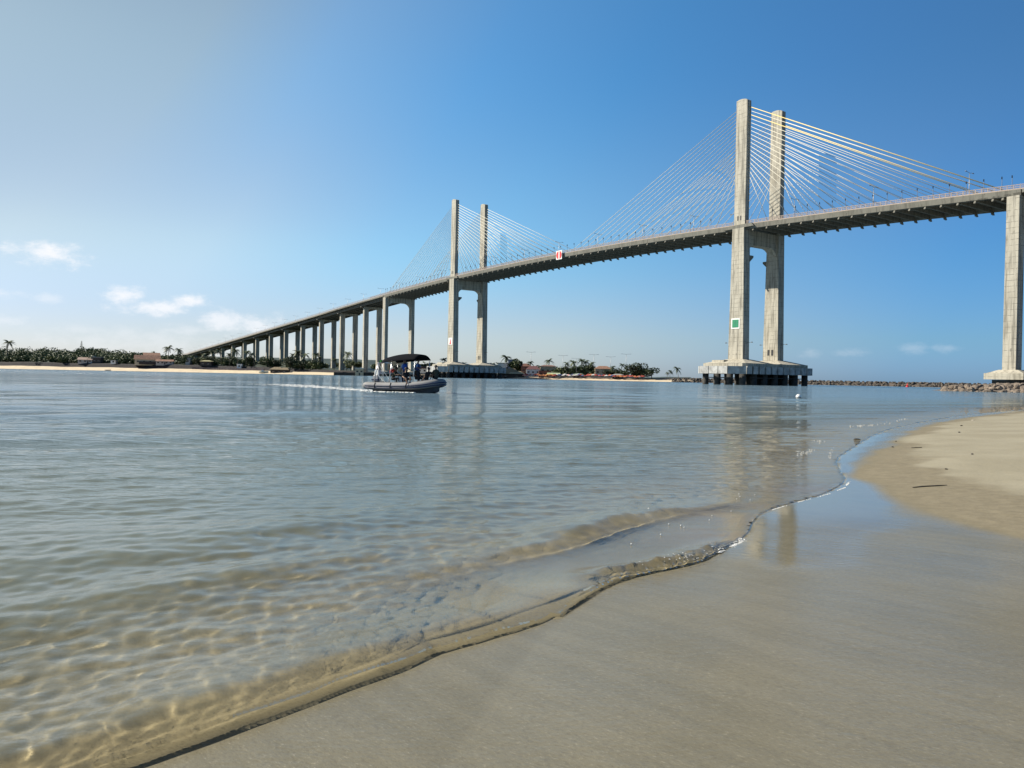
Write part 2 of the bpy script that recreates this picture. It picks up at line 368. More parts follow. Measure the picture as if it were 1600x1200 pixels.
damp = 1 - sm(dampd + wob(X, Y, .8, .25, 11) + wob(X, Y, 3.5, .08, 12), -.15, .25)
filmz = sm(arc_from_tip(X, Y), 0, 1)
fattr(sand_me, 'film', filmz); fattr(sand_me, 'wet', wetness); fattr(sand_me, 'damp', damp); fattr(sand_me, 'cover', sm(ds, -.02, .01) * (1 - apron(X, Y, .03))); fattr(sand_me, 'sea', sm(ds, .004, .035) * (1 - apron(X, Y, .04)))
t = NT('sand'); v = t.coord()
n1 = t.noise(v, .55, 5); n2 = t.noise(v, 7, 5, .6)
def stretched(ang, lx, ly):
    tc_ = t.n('ShaderNodeTexCoord'); mp_ = t.n('ShaderNodeMapping'); mp_.vector_type = 'TEXTURE'; t.t.links.new(tc_.outputs['Object'], mp_.inputs[0]); mp_.inputs['Rotation'].default_value = (0, 0, ang); mp_.inputs['Scale'].default_value = (lx, ly, 1); return mp_.outputs[0]
n3 = t.noise(stretched(R(-40), 2.2, 1.0), 85, 5, .75)
flow = t.noise(stretched(R(-52), 1.6, .11), 1.0, 5, .6)
nst = t.math('ADD', t.math('MULTIPLY', t.noise(v, .9, 4, .6), .55), t.math('MULTIPLY', flow, .45))
wet, dmp = t.attr('wet'), t.attr('damp')
dry_c = t.mix(t.ramp(n1, .35, .68), (.265, .236, .165), (.315, .283, .204))
damp_c = t.mix(t.ramp(n2, .3, .7), (.18, .153, .10), (.22, .188, .124))
wet_c = t.mix(t.ramp(nst, .38, .62), (.140, .123, .077), (.168, .148, .095))
c = t.mix(dmp, dry_c, damp_c); c = t.mix(wet, c, wet_c); c = t.mix(t.attr('sea'), c, t.mix(t.ramp(n1, .35, .68), (.32, .27, .155), (.39, .335, .20)))
c = t.mix(t.ramp(n3, .36, .50, .30, 0), c, (.06, .045, .03)); c = t.mix(t.ramp(n3, .56, .70, 0, .22), c, (.55, .48, .35))
lump = t.noise(v, 5, 4)
hgt = t.math('ADD', t.math('MULTIPLY', n3, .25), t.math('MULTIPLY', lump, t.math('SUBTRACT', 1.0, t.math('MULTIPLY', wet, .85))))
nb = t.bump(hgt, .5, .02)
rip = t.noise(t.coord(scale=(1.5, 4, 1), rot=(0, 0, .35)), 5.5, 4)
nw = t.bump(t.math('ADD', t.math('ADD', rip, t.math('MULTIPLY', flow, 1.2)), t.math('MULTIPLY', n3, .25)), t.math('SUBTRACT', .24, t.math('MULTIPLY', t.attr('film'), .20)), .02)
p = t.n('ShaderNodeBsdfPrincipled'); t.set(p.inputs['Base Color'], c); p.inputs['Roughness'].default_value = .85; t.t.links.new(nb, p.inputs['Normal'])
p.inputs['Specular IOR Level'].default_value = .25
film = t.math('MULTIPLY', t.math('MULTIPLY', t.ramp(wet, .25, .95), t.math('SUBTRACT', 1.0, t.attr('cover'))), t.math('ADD', t.math('MULTIPLY', t.attr('film'), .72), t.ramp(t.noise(v, .8, 4), .25, .65, .45, .8)), True)
t.set(p.inputs['Coat Weight'], film); p.inputs['Coat IOR'].default_value = 1.36
t.set(p.inputs['Coat Roughness'], t.math('SUBTRACT', .13, t.math('MULTIPLY', t.attr('film'), .105))); t.t.links.new(nw, p.inputs['Coat Normal'])
sand = link('beach_sand', sand_me, t.done(p.outputs[0])); tag(sand, kind='structure')
sand.cycles.is_caustics_receiver = True

# ------------------------------------------------------------------ water
def ridge(X, Y, poly, h, front, back, f0=.8, f1=1.0):
    d, a = sdist(X, Y, poly); t0, _ = sdist(np.array([3.]), np.array([3.]), poly); d = d * np.sign(t0[0])   # + shoreward
    L = sum(math.dist(p, q) for p, q in zip(poly[:-1], poly[1:]))
    w = sm(a, 0, .22 * L) * (1 - sm(a, f0 * L, f1 * L))
    u = np.where(d > 0, d / front, -d / back); return h * w * np.exp(-u * u) * (1 + .25 * np.sin(a * 2.1 + 1) + .12 * np.sin(a * 7.3))
rw = np.concatenate([np.exp(np.arange(math.log(1.2), math.log(26), .0042)), np.exp(np.arange(math.log(26.2), math.log(160), .0085)), np.exp(np.arange(math.log(162), math.log(30000), .09))])
thw = th_steps(.0024, .68, 1.75)
X, Y = polar(rw, thw)
G, ds, arc, ld = ground(X, Y)
depth = np.maximum(-G, 0)
Rr = np.hypot(X, Y); dr = Rr * np.where(Rr < 26, .0042, np.where(Rr < 160, .0085, .09))
# the sheet of water ends at the swash edge: pull the last vertices onto that line
cell = np.maximum(dr, Rr * .0024) * 1.6 + .004; mv = (ds < 0) & (ds > -cell) & (Rr < 120); xs, ys = X[mv], Y[mv]
for _ in range(3):
    e0 = edge_d(xs, ys)[0]; gx = (edge_d(xs + .002, ys)[0] - e0) / .002; gy = (edge_d(xs, ys + .002)[0] - e0) / .002; gn = np.maximum(np.hypot(gx, gy), .3)
    xs, ys = xs - e0 * gx / gn ** 2, ys - e0 * gy / gn ** 2
drop = (ds < 0) & ~mv & (Rr < 120); X[mv], Y[mv] = xs, ys; ds = np.where(mv, 0.0, ds)
JOIN = .022; m2 = (np.abs(ds - JOIN) < cell * .4) & (Rr < 40) & ~mv; xs, ys = X[m2], Y[m2]     # likewise along the inner rim of the thin film
for _ in range(3):
    e0 = edge_d(xs, ys)[0]; gx = (edge_d(xs + .002, ys)[0] - e0) / .002; gy = (edge_d(xs, ys + .002)[0] - e0) / .002; gn = np.maximum(np.hypot(gx, gy), .3)
    xs, ys = xs - (e0 - JOIN) * gx / gn ** 2, ys - (e0 - JOIN) * gy / gn ** 2
X[m2], Y[m2] = xs, ys; ds = np.where(m2, JOIN, ds)
m3 = (np.abs(r2_d(X, Y) - R2FOOT) < np.maximum(dr, Rr * .0024) * .75 + .002) & (Rr < 12) & (Y < 4.8) & (ds > .08); xs, ys = X[m3], Y[m3]
for _ in range(3):
    e0 = r2_d(xs, ys); gx = (r2_d(xs + .002, ys) - e0) / .002; gy = (r2_d(xs, ys + .002) - e0) / .002; gn = np.maximum(np.hypot(gx, gy), .3)
    xs, ys = xs - (e0 - R2FOOT) * gx / gn ** 2, ys - (e0 - R2FOOT) * gy / gn ** 2
X[m3], Y[m3] = xs, ys
G = ground(X, Y)[0]; depth = np.maximum(-G, 0); dsn = np.maximum(ds, 0); Z = np.where(ds >= 0, .0006 + .0058 * (1 - np.exp(-dsn / .008)), -.05)
sea = sm(ds, .02, 1.4)
near = ds >= 0
Z += np.where(near, ridge(X, Y, R1, .085, .17, .42, .34, .66) + ridge(X, Y, R2, .06, .20, .38) + ridge(X, Y, R3, .034, .28, .45) + ridge(X, Y, R4, .03, .4, .6), 0)
db, ab = sdist(X, Y, BORE); bx = sm(ab, 1.9, 2.7); bw = sm(ab, .2, 1.2) * (1 - sm(ab, 2.0, 2.75))
Z += np.where(near, bw * (.062 + .014 * wob(X, Y, 16, .7, 41) * (1 - bx)) * np.exp(-((ds - .10 - .08 * bx) / (np.where(ds > .10 + .08 * bx, .15, .075) + .08 * bx)) ** 2), 0)
r2 = np.random.default_rng(21)
def waves(n, l0, l1, slope, mean, spread, gain, Z):
    for i in range(n):
        lam = l0 * (l1 / l0) ** ((i + r2.uniform(0, 1)) / n); th = mean + r2.normal(0, spread); k = 2 * math.pi / lam
        amp = slope / k; band = np.clip(lam / (3.2 * dr) - 1, 0, 1); ph = r2.uniform(0, 6.28)
        px = wob(X, Y, .35 / max(lam, .3) , .5, 100 + i) if i % 3 == 0 else 0
        Z = Z + gain * band * amp * np.sin(k * (X * math.cos(th) + Y * math.sin(th)) + ph + px)
    return Z
MEAN = R(-62)
thin = sm(depth, .015, .13)
patch = .7 + .45 * sm(wob(X, Y, .12, .6, 77), -.8, .8)
Z = waves(26, .9, 7.0, .012, MEAN, .22, sm(ds, .5, 9) * patch, Z)
Z = waves(34, .22, .9, .014, R(-75), .36, sm(ds, .1, 2.5) * thin * patch, Z)
Z = waves(46, .05, .32, .021, R(10), 1.1, thin * (.7 + .3 * patch), Z)
fl_ = G + .0055; Z = np.where((ds >= JOIN - 1e-4) & (Rr < 120), np.where(Z > fl_ + .006, Z, fl_ + .006 * np.exp(np.minimum((Z - fl_ - .006) / .006, 0))), Z)
WZ = Z.copy(); strip = (ds < JOIN - 1e-4); drop = drop | ((r2_d(X, Y) > R2FOOT + 1e-4) & (Y < 4.72)) & (Rr < 120); water_me = grid_mesh('river_water', X, Y, Z, drop, strip, False); film_me = grid_mesh('swash_film', X, Y, Z, drop, strip, True)
fattr(water_me, 'depth', np.where(Rr > 300, 5.0, depth + np.maximum(Z, 0)))
sl = sm(1.5 - ds, 0, 1.2) * sm(Y, 5.2, 6.2) * (1 - sm(Y, 10.5, 13)) * (.55 + .45 * sm(wob(X, Y, 2.0, .7, 88), -.8, .8)); fattr(water_me, 'silt', np.where(ds >= 0, sl, 0))
fattr(water_me, 'far', sm(Rr, 5, 30)); fattr(water_me, 'dist', Rr)
t = NT('water'); v = t.coord(kind='Object')
dep = t.attr('depth'); far = t.attr('far'); dist = t.attr('dist')
turb = t.math('SUBTRACT', 1.0, t.math('EXPONENT', t.math('MULTIPLY', dep, -3.0)))
turb = t.math('MULTIPLY', turb, t.ramp(dep, .02, .3))
b1 = t.noise(t.coord(scale=(.5, 2.4, 1), rot=(0, 0, .06)), 2.4, 3, .6)
b2 = t.noise(t.coord(scale=(.42, 2.3, 1), rot=(0, 0, -.08)), .42, 4, .6)
b3 = t.noise(t.coord(scale=(.4, 2.6, 1), rot=(0, 0, .05)), .07, 3, .6)
b0 = t.noise(t.coord(scale=(.6, 1.9, 1), rot=(0, 0, .1)), 9.0, 3, .65)
hh = t.math('ADD', t.math('MULTIPLY', b1, .15), t.math('MULTIPLY', b2, .26)); hh = t.math('ADD', hh, t.math('MULTIPLY', b0, .05))
hh = t.math('ADD', hh, t.math('MULTIPLY', b3, t.ramp(dist, 60, 300, 0, 1.6)))
b4 = t.noise(t.coord(scale=(1, 1.7, 1), rot=(0, 0, .4)), 30.0, 3, .6)
hh = t.math('MULTIPLY', hh, t.math('MULTIPLY', far, t.ramp(dist, 35, 220, 1.0, 1.9))); hh = t.math('ADD', hh, t.math('MULTIPLY', b4, .0016))
nrm = t.bump(hh, 1.0, 1.0)
cal = t.ramp(t.noise(t.coord(scale=(1, 3.0, 1)), .022, 3), .4, .62)
silt = t.attr('silt'); turb = t.math('MAXIMUM', turb, t.math('MULTIPLY', silt, .45))
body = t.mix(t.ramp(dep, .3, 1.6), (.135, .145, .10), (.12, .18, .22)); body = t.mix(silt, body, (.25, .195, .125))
glass = t.n('ShaderNodeBsdfGlass'); glass.inputs['IOR'].default_value = 1.333; glass.inputs['Roughness'].default_value = 0.0
glass.inputs['Color'].default_value = (.99, .982, .962, 1)
t.t.links.new(nrm, glass.inputs['Normal'])
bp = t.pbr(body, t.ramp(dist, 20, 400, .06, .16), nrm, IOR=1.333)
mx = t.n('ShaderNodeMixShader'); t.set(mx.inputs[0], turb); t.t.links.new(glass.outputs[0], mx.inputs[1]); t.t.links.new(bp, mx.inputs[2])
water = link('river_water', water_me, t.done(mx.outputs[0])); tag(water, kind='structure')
water.cycles.is_caustics_caster = True
# the last hand's breadth of the swash: a film too thin to bend light
t = NT('thin_film'); ge = t.n('ShaderNodeNewGeometry'); dp = t.n('ShaderNodeVectorMath', operation='DOT_PRODUCT'); t.t.links.new(ge.outputs['Incoming'], dp.inputs[0]); t.t.links.new(ge.outputs['Normal'], dp.inputs[1]); fr = t.math('ADD', .02, t.math('MULTIPLY', .98, t.math('POWER', t.math('SUBTRACT', 1.0, t.math('ABSOLUTE', dp.outputs['Value']), True), 5.0))); tr = t.n('ShaderNodeBsdfTransparent'); tr.inputs[0].default_value = (.985, .985, .97, 1); gl = t.n('ShaderNodeBsdfGlossy'); gl.inputs['Roughness'].default_value = .03
mx = t.n('ShaderNodeMixShader'); t.t.links.new(fr, mx.inputs[0]); t.t.links.new(tr.outputs[0], mx.inputs[1]); t.t.links.new(gl.outputs[0], mx.inputs[2])
film_o = link('swash_water', film_me, t.done(mx.outputs[0])); tag(film_o, kind='structure')


def wsurf(x, y):   # height of the water surface (grid lookup)
    i = min(max(int(np.searchsorted(rw, math.hypot(x, y))), 0), len(rw) - 1); j = min(max(int(np.searchsorted(thw, math.atan2(x, y))), 0), len(thw) - 1); return float(WZ[i, j])
# ------------------------------------------------------------------ bridge (local x runs along it to the far bank, local y towards the camera side)
TX, TY, SPAN, SIDE, LEGN = 92.9, 298.68, 212.0, 93.65, 10.19
DX, DY = -0.56730826, 0.82350552
bridge = empty('cable_stayed_bridge', (TX, TY, 0), math.atan2(DY, DX))
tag(bridge, 'long pale concrete cable-stayed bridge with two twin-leg towers crossing the river mouth', 'bridge')
PS = [-200, -94.7, -70, -47.4, -19, 2.4, 24, 48.7, 84, 106, 138, 174, 216, 260, 302, 330, 350, 395, 440, 478, 520]
PZ = [49.0, 55.2, 56.4, 57.5, 59.1, 59.8, 60.3, 60.8, 61.3, 61.4, 61.2, 60.9, 60.1, 58.7, 56.9, 55.4, 54.4, 51.6, 49.2, 47.1, 44.85]
_pp = np.polyfit(PS, PZ, 5)
def zt(s): return float(np.polyval(_pp, s)) if s < 470 else float(np.polyval(_pp, 470)) - .0545 * (s - 470)
def bpt(s, y, z=0.0):   # bridge-local to world
    return Vector((TX + DX * s - DY * y, TY + DY * s + DX * y, z))
HALF = 11.2
def ribbon(mb, s0, s1, step, section):
    """sweep a closed (y, dz) outline along the deck"""
    n = max(1, int(round((s1 - s0) / step))); k = len(section); vs = []; fs = []
    for i in range(n + 1):
        s = s0 + (s1 - s0) * i / n; z = zt(s)
        vs += [(s, y, z + dz) for y, dz in section]
    for i in range(n):
        for j in range(k): fs.append((i * k + j, i * k + (j + 1) % k, (i + 1) * k + (j + 1) % k, (i + 1) * k + j))
    fs += [tuple(range(k)), tuple(n * k + j for j in range(k))[::-1]]
    mb.add(vs, fs)
S_P2, S_P1, S_END = SPAN + SIDE, -SIDE, 980
m = MB()
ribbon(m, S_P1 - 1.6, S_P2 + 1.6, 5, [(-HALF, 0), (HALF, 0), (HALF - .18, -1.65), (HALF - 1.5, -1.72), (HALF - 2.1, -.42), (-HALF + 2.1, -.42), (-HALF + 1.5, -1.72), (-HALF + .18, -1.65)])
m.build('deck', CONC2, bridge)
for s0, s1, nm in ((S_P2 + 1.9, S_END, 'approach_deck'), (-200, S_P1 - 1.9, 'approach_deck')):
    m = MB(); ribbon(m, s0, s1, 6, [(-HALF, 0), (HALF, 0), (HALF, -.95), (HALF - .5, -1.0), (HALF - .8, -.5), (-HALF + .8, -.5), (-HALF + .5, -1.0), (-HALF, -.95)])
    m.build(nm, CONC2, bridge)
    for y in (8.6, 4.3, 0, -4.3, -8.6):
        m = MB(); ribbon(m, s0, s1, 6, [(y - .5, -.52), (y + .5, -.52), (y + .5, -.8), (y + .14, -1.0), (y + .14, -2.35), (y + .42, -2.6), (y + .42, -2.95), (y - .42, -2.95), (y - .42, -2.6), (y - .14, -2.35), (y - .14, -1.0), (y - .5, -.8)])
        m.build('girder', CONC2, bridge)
m = MB(); ribbon(m, -200, S_END, 6, [(-8.4, .03), (8.4, .03), (8.4, .05), (-8.4, .05)]); m.build('roadway', ASPH, bridge)
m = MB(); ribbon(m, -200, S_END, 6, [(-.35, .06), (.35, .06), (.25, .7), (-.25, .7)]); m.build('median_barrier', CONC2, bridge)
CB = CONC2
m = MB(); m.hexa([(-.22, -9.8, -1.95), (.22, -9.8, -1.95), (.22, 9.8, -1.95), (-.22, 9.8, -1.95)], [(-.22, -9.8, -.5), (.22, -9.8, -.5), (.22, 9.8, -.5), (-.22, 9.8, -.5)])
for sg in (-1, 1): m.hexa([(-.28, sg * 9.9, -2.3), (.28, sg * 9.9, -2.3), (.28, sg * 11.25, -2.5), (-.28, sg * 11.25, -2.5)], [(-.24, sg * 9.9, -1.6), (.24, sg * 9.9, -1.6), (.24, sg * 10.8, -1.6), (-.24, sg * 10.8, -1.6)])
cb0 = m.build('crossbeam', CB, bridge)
ANCH_R = [-(12.0 + 4.75 * i) for i in range(17)] + [-90.6]      # towards the right-hand pier
ANCH_L = [12.0 + 5.25 * i for i in range(18)]
bs = sorted([a for a in ANCH_R + ANCH_L] + [SPAN - a for a in ANCH_L] + [SPAN - a for a in ANCH_R] + [-6, 6, SPAN - 6, SPAN + 6])
for i, s in enumerate(bs):
    o = cb0 if i == 0 else copy_tree(cb0, bridge); o.location = (s, 0, zt(s))
# pylons
def tower(s0, skirt_low, pile_n):
    py = empty('pylon', (s0, 0, 0), 0, bridge); zd = zt(s0)
    for sg in (1, -1):
        m = MB(); y = sg * LEGN
        a0, a1, b = 7.0 / 2, 5.3 / 2, 3.5 / 2
        lo = [(-a0, y - b), (a0, y - b), (a0, y + b), (-a0, y + b)]; hi = [(-a1, y - b), (a1, y - b), (a1, y + b), (-a1, y + b)]
        m.hexa([p + (7.0,) for p in lo], [p + (zd - 1.2,) for p in hi]); m.build('lower_leg', CONC, py)
        m = MB(); a, b = 5.0 / 2, 2.2 / 2; n = 9; zz = 106.9
        outl = [(-a, zd - 1.1)] + [(-a + 2 * a * i / n, zz - .5 - 1.0 * (1 - math.sin(math.pi * (.28 + .72 * (1 - i / n)) * .9)) * (1 if i else 1.2)) for i in range(n + 1)] + [(a, zd - 1.1)]
        m.prism(outl, 1, y - b, y + b); m.build('upper_leg', CONC, py)
        # deck widening round the leg, platform door and corbel
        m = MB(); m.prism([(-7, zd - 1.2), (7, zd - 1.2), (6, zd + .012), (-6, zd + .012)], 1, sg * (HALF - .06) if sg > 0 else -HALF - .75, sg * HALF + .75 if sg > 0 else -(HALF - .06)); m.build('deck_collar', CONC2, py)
        m = MB()
        for dx in (-.55, .75): m.box((dx, y + 2.2 / 2 + .015, zd + 2.6), (.55, .08, 1.7))
        m.build('doorway', DARKM, py)
        m = MB()
        if sg > 0: m.prism([(y - 1.7, 45.6), (y - 4.0, 47.6), (y - 4.0, 48.3), (y - 1.7, 48.3)], 0, -2.7, -.6)
        else: m.prism([(2.7, 45.6), (4.9, 47.6), (4.9, 48.3), (2.7, 48.3)], 1, y - .9, y + 1.2)
        m.build('corbel', CONC2, py)
        if sg < 0:
            m = MB()
            for dx in (-.9, .8): m.box((dx, y + 3.5 / 2 + .02, 12.6), (.9, .08, 2.2))
            m.build('opening', DARKM, py)
    # portal beam with rounded lower corners
    m = MB(); gi = LEGN - 1.72; top = zd - 1.75; bot = zd - 7.0; rr = 4.2; pts = [(-gi, top), (gi, top)]
    pts += [(gi - rr * (1 - math.sin(q)), bot - rr + rr * math.cos(q)) for q in np.linspace(math.pi / 2, 0, 8)]
    pts += [(-gi + rr * (1 - math.sin(q)), bot - rr + rr * math.cos(q)) for q in np.linspace(0, math.pi / 2, 8)]
    pts = [(p[0], p[1]) for p in pts]
    m.prism(pts, 0, -1.9, 1.9); m.build('portal_beam', CONC, py)
    # pile cap: sloping top, grey fender skirt, piles
    m = MB(); A, B, c = 10.2, 19.0, 3.0
    def octo(a, b, c): return [(-a + c, -b), (a - c, -b), (a, -b + c), (a, b - c), (a - c, b), (-a + c, b), (-a, b - c), (-a, -b + c)]
    lo = octo(A, B, 1.2); n = 8
    vs = [(x, y, 4.2) for x, y in lo] + [(x, y, 7.9) for x, y in lo]
    fs = [tuple(range(8))[::-1]] + [(i, (i + 1) % 8, 8 + (i + 1) % 8, 8 + i) for i in range(8)] + [tuple(range(8, 16))]
    m.add(vs, fs)
    for sg in (1, -1):
        y = sg * LEGN; m.hexa([(-9.9, y - 8.2, 7.85), (9.9, y - 8.2, 7.85), (9.9, y + 8.2, 7.85), (-9.9, y + 8.2, 7.85)], [(-3.9, y - 2.2, 9.5), (3.9, y - 2.2, 9.5), (3.9, y + 2.2, 9.5), (-3.9, y + 2.2, 9.5)])
    m.box((4.4, LEGN + 4.6, 8.4), (5.6, 3.4, 1.5))
    m.build('pile_cap', CONC3, py)
    m = MB(); o8 = octo(11.2, 24.0, 4.6); i8 = octo(10.3, 23.0, 4.2); zl = skirt_low
    for i in range(8):
        p, q, r, s_ = o8[i], o8[(i + 1) % 8], i8[(i + 1) % 8], i8[i]; L = math.dist(p, q); k = max(1, int(L / 3.4))
        for j in range(k):
            f0, f1 = j / k + .012, (j + 1) / k - .012
            lp = lambda a, b, f: (a[0] + (b[0] - a[0]) * f, a[1] + (b[1] - a[1]) * f)
            quad = [lp(p, q, f0), lp(p, q, f1), lp(s_, r, f1), lp(s_, r, f0)]
            m.hexa([x + (zl,) for x in quad], [x + (6.75,) for x in quad])
    m.build('fender_skirt', FENDER, py)
    p0 = None
    for i in range(4):
        for j in range(pile_n):
            x, y = -8.6 + 17.2 * i / 3, -18.2 + 36.4 * j / (pile_n - 1)
            if p0 is None:
                mm = MB(); mm.tube([(0, 0, -4), (0, 0, 4.25)], 1.15, 12); p0 = mm.build('pile', PILE, py, True); o = p0
            else: o = copy_tree(p0, py)
            o.location = (x, y, 0)
    m = MB()
    for yy in (-21.5, 21.5): m.tube([(-7, yy, 2.6), (7, yy, 2.6)], .16, 6)
    for xx in (-9.6, 9.6): m.tube([(xx, -15.5, 2.6), (xx, 15.5, 2.6)], .16, 6)
    m.build('brace', PILE, py)
    return py
tower(0, 4.0, 7); tower(SPAN, 3.4, 8)
def bent(s0, a, b, half, base, arch, cap, wide):
    pr = empty('pier', (s0, 0, 0), 0, bridge); zd = zt(s0); top = zd - (1.75 if arch else 2.98)
    for sg in (1, -1):
        m = MB(); y = sg * half; m.hexa([(-a * 1.08, y - b, base), (a * 1.08, y - b, base), (a * 1.08, y + b, base), (-a * 1.08, y + b, base)], [(-a, y - b, top - .02), (a, y - b, top - .02), (a, y + b, top - .02), (-a, y + b, top - .02)])
        m.build('column', CONC, pr)
    gi = half - b - .02
    if arch:
        rr = min(gi, 4.6); bot = top - 3.4
        pts = [(-gi, top), (gi, top)] + [(gi - rr * (1 - math.sin(q)), bot - rr + rr * math.cos(q)) for q in np.linspace(math.pi / 2, 0, 8)] + [(-gi + rr * (1 - math.sin(q)), bot - rr + rr * math.cos(q)) for q in np.linspace(0, math.pi / 2, 8)]
        m = MB(); m.prism(pts, 0, -a * .8, a * .8); m.build('portal_beam', CONC, pr)
    else:
        m = MB(); m.prism([(-gi, top - .03), (gi, top - .03), (gi, top - 2.2), (gi - .7, top - 1.6), (-gi + .7, top - 1.6), (-gi, top - 2.2)], 0, -a * .85, a * .85); m.build('portal_beam', CONC, pr)
        m = MB()
        for sg in (1, -1): m.hexa([(-a * .8, sg * (half + b + .01), top - 1.1), (a * .8, sg * (half + b + .01), top - 1.1), (a * .8, sg * 9.6, top - .55), (-a * .8, sg * 9.6, top - .55)], [(-a * .8, sg * (half + b + .01), top - .04), (a * .8, sg * (half + b + .01), top - .04), (a * .8, sg * 9.6, top - .04), (-a * .8, sg * 9.6, top - .04)])
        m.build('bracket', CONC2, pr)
    if cap:
        c0, c1, c2 = cap
        m = MB(); e = half + b + 3.2
        m.box((0, 0, (c0 + c1) / 2), (wide, 2 * e, c1 - c0))
        for sg in (1, -1): m.hexa([(-wide / 2 + .2, sg * half - 4.4, c1 - .02), (wide / 2 - .2, sg * half - 4.4, c1 - .02), (wide / 2 - .2, sg * half + 4.4, c1 - .02), (-wide / 2 + .2, sg * half + 4.4, c1 - .02)], [(-a * 1.5, sg * half - b * 1.2, c2), (a * 1.5, sg * half - b * 1.2, c2), (a * 1.5, sg * half + b * 1.2, c2), (-a * 1.5, sg * half + b * 1.2, c2)])
        m.build('pile_cap', CONC3, pr)
        m = MB(); m.box((0, 0, (c0 - 3) / 2 - .3), (wide - 3, 2 * e - 3, c0 + 3.4)); m.build('footing', PILE, pr)
    return pr
bent(S_P1, 1.6, 1.75, LEGN, 5.0, True, (3.2, 4.9, 5.9), 10.0)
bent(S_P2, 1.95, 1.2, LEGN, 3.0, True, (1.6, 3.2, 4.0), 9.0)
bent(-SIDE - 44, 1.2, 1.75, 5.45, 0, False, None, 0)
for k in range(15): bent(349.3 + 44.9 * k, 1.15, 1.8, 5.45, 1.0 if k > 1 else -3, False, (1.2, 2.8, 3.0) if k < 2 else None, 7.0)
# railings
for sg in (1, -1):
    m = MB(); y = sg * 10.95
    ribbon(m, -200, S_END, 6, [(y - .05, 1.28), (y + .05, 1.28), (y + .05, 1.42), (y - .05, 1.42)])
    ribbon(m, -200, S_END, 6, [(y - .03, .75), (y + .03, .75), (y + .03, .84), (y - .03, .84)])
    ribbon(m, -200, S_END, 6, [(y - .12, .01), (y + .12, .01), (y + .12, .34), (y - .12, .34)])
    s = -200
    while s < S_END:
        m.box((s, y, zt(s) + .75), (.16, .1, 1.5)); s += 1.667
    s = -100
    while s < 330:
        m.box((s, y, zt(s) + .8), (.055, .04, 1.0)); s += .28
    m.build('railing', RAIL, bridge, fix=False)
# stay cables: the hundred that show largest one by one, the rest of the far tower together
rest = MB(); cab = 0
for s0 in (0, SPAN):
    for y in (1, -1):
        for fan in (0, 1):
            inner = ANCH_L if fan == 0 else [-a for a in ANCH_R]
            dirn = (1 if fan == 0 else -1) if s0 == 0 else (-1 if fan == 0 else 1)
            for i, a in enumerate(inner):
                zc = 79.0 + (103.2 - 79.0) * i / (len(inner) - 1)
                p0 = (s0 + dirn * 2.45, y * LEGN, zc); s1 = s0 + dirn * a; p1 = (s1, y * 10.45, zt(s1) + .35)
                rad = .095 if s0 == 0 else .105; yel = s0 == 0 and fan == 1 and i in (15, 17)
                if yel: rad = .14
                if cab < 100:
                    m = MB(); m.tube([p0, p1], rad, 6); m.build('stay_cable', CABLE_Y if yel else CABLE, bridge, True); cab += 1
                else: rest.tube([p0, p1], rad, 6)
tag(rest.build('stay_cables', CABLE, bridge, True), kind='stuff')

# things fixed to the bridge
def sign_board(name, label, w, h, draw):
    e = empty(name); m = MB(); m.box((0, 0, 0), (w, .12, h)); m.build('panel', WHITE, e); draw(e, w, h); tag(e, label, 'sign'); return e
BR = bridge.rotation_euler.z
def bridge_place(e, s, y, z, rz=0): e.location = bpt(s, y, z); e.rotation_euler = (0, 0, BR + rz)
def d_green(e, w, h):
    m = MB()
    for i in range(2):
        for j in range(2): m.box((-w * .19 + i * w * .38, .09, -h * .19 + j * h * .38), (w * .365, .08, h * .365))
    m.build('green_field', GREEN, e)
e = sign_board('navigation_sign', 'square green board with white border on the near leg of the right tower', 3.9, 3.9, d_green); bridge_place(e, 0.2, LEGN + 1.75 + .08, 22.8)
def d_tri(e, w, h):
    m = MB(); m.prism([(-w * .26, -h * .40), (w * .26, -h * .40), (w * .16, -h * .30), (w * .10, h * .05), (0, h * .38), (-w * .10, h * .05), (-w * .16, -h * .30)], 1, .07, .13); m.build('red_cone', RED, e)
e = sign_board('navigation_sign', 'white board with a red cone on the near leg of the far tower', 4.6, 4.2, d_tri); bridge_place(e, SPAN - .2, LEGN + 1.75 + .08, 21.8)
def d_round(e, w, h):
    m = MB()
    for sg in (1, -1):
        pts = [(sg * (w * .11), -h * .42 + h * .84 * i / 10) for i in (0, 10)]
        pts = [(sg * w * .1, h * .42)] + [(sg * (w * .1 + w * .36 * math.sin(q)), h * .43 * math.cos(q)) for q in np.linspace(.25, math.pi - .25, 12)] + [(sg * w * .1, -h * .42)]
        m.prism(pts if sg > 0 else pts[::-1], 1, .07, .13)
    m.build('red_segment', RED, e)
e = sign_board('navigation_sign', 'white square sign with a red disc split by a white bar hung from mid span', 4.5, 4.3, d_round); bridge_place(e, 108, HALF + .9, zt(108) - .55)
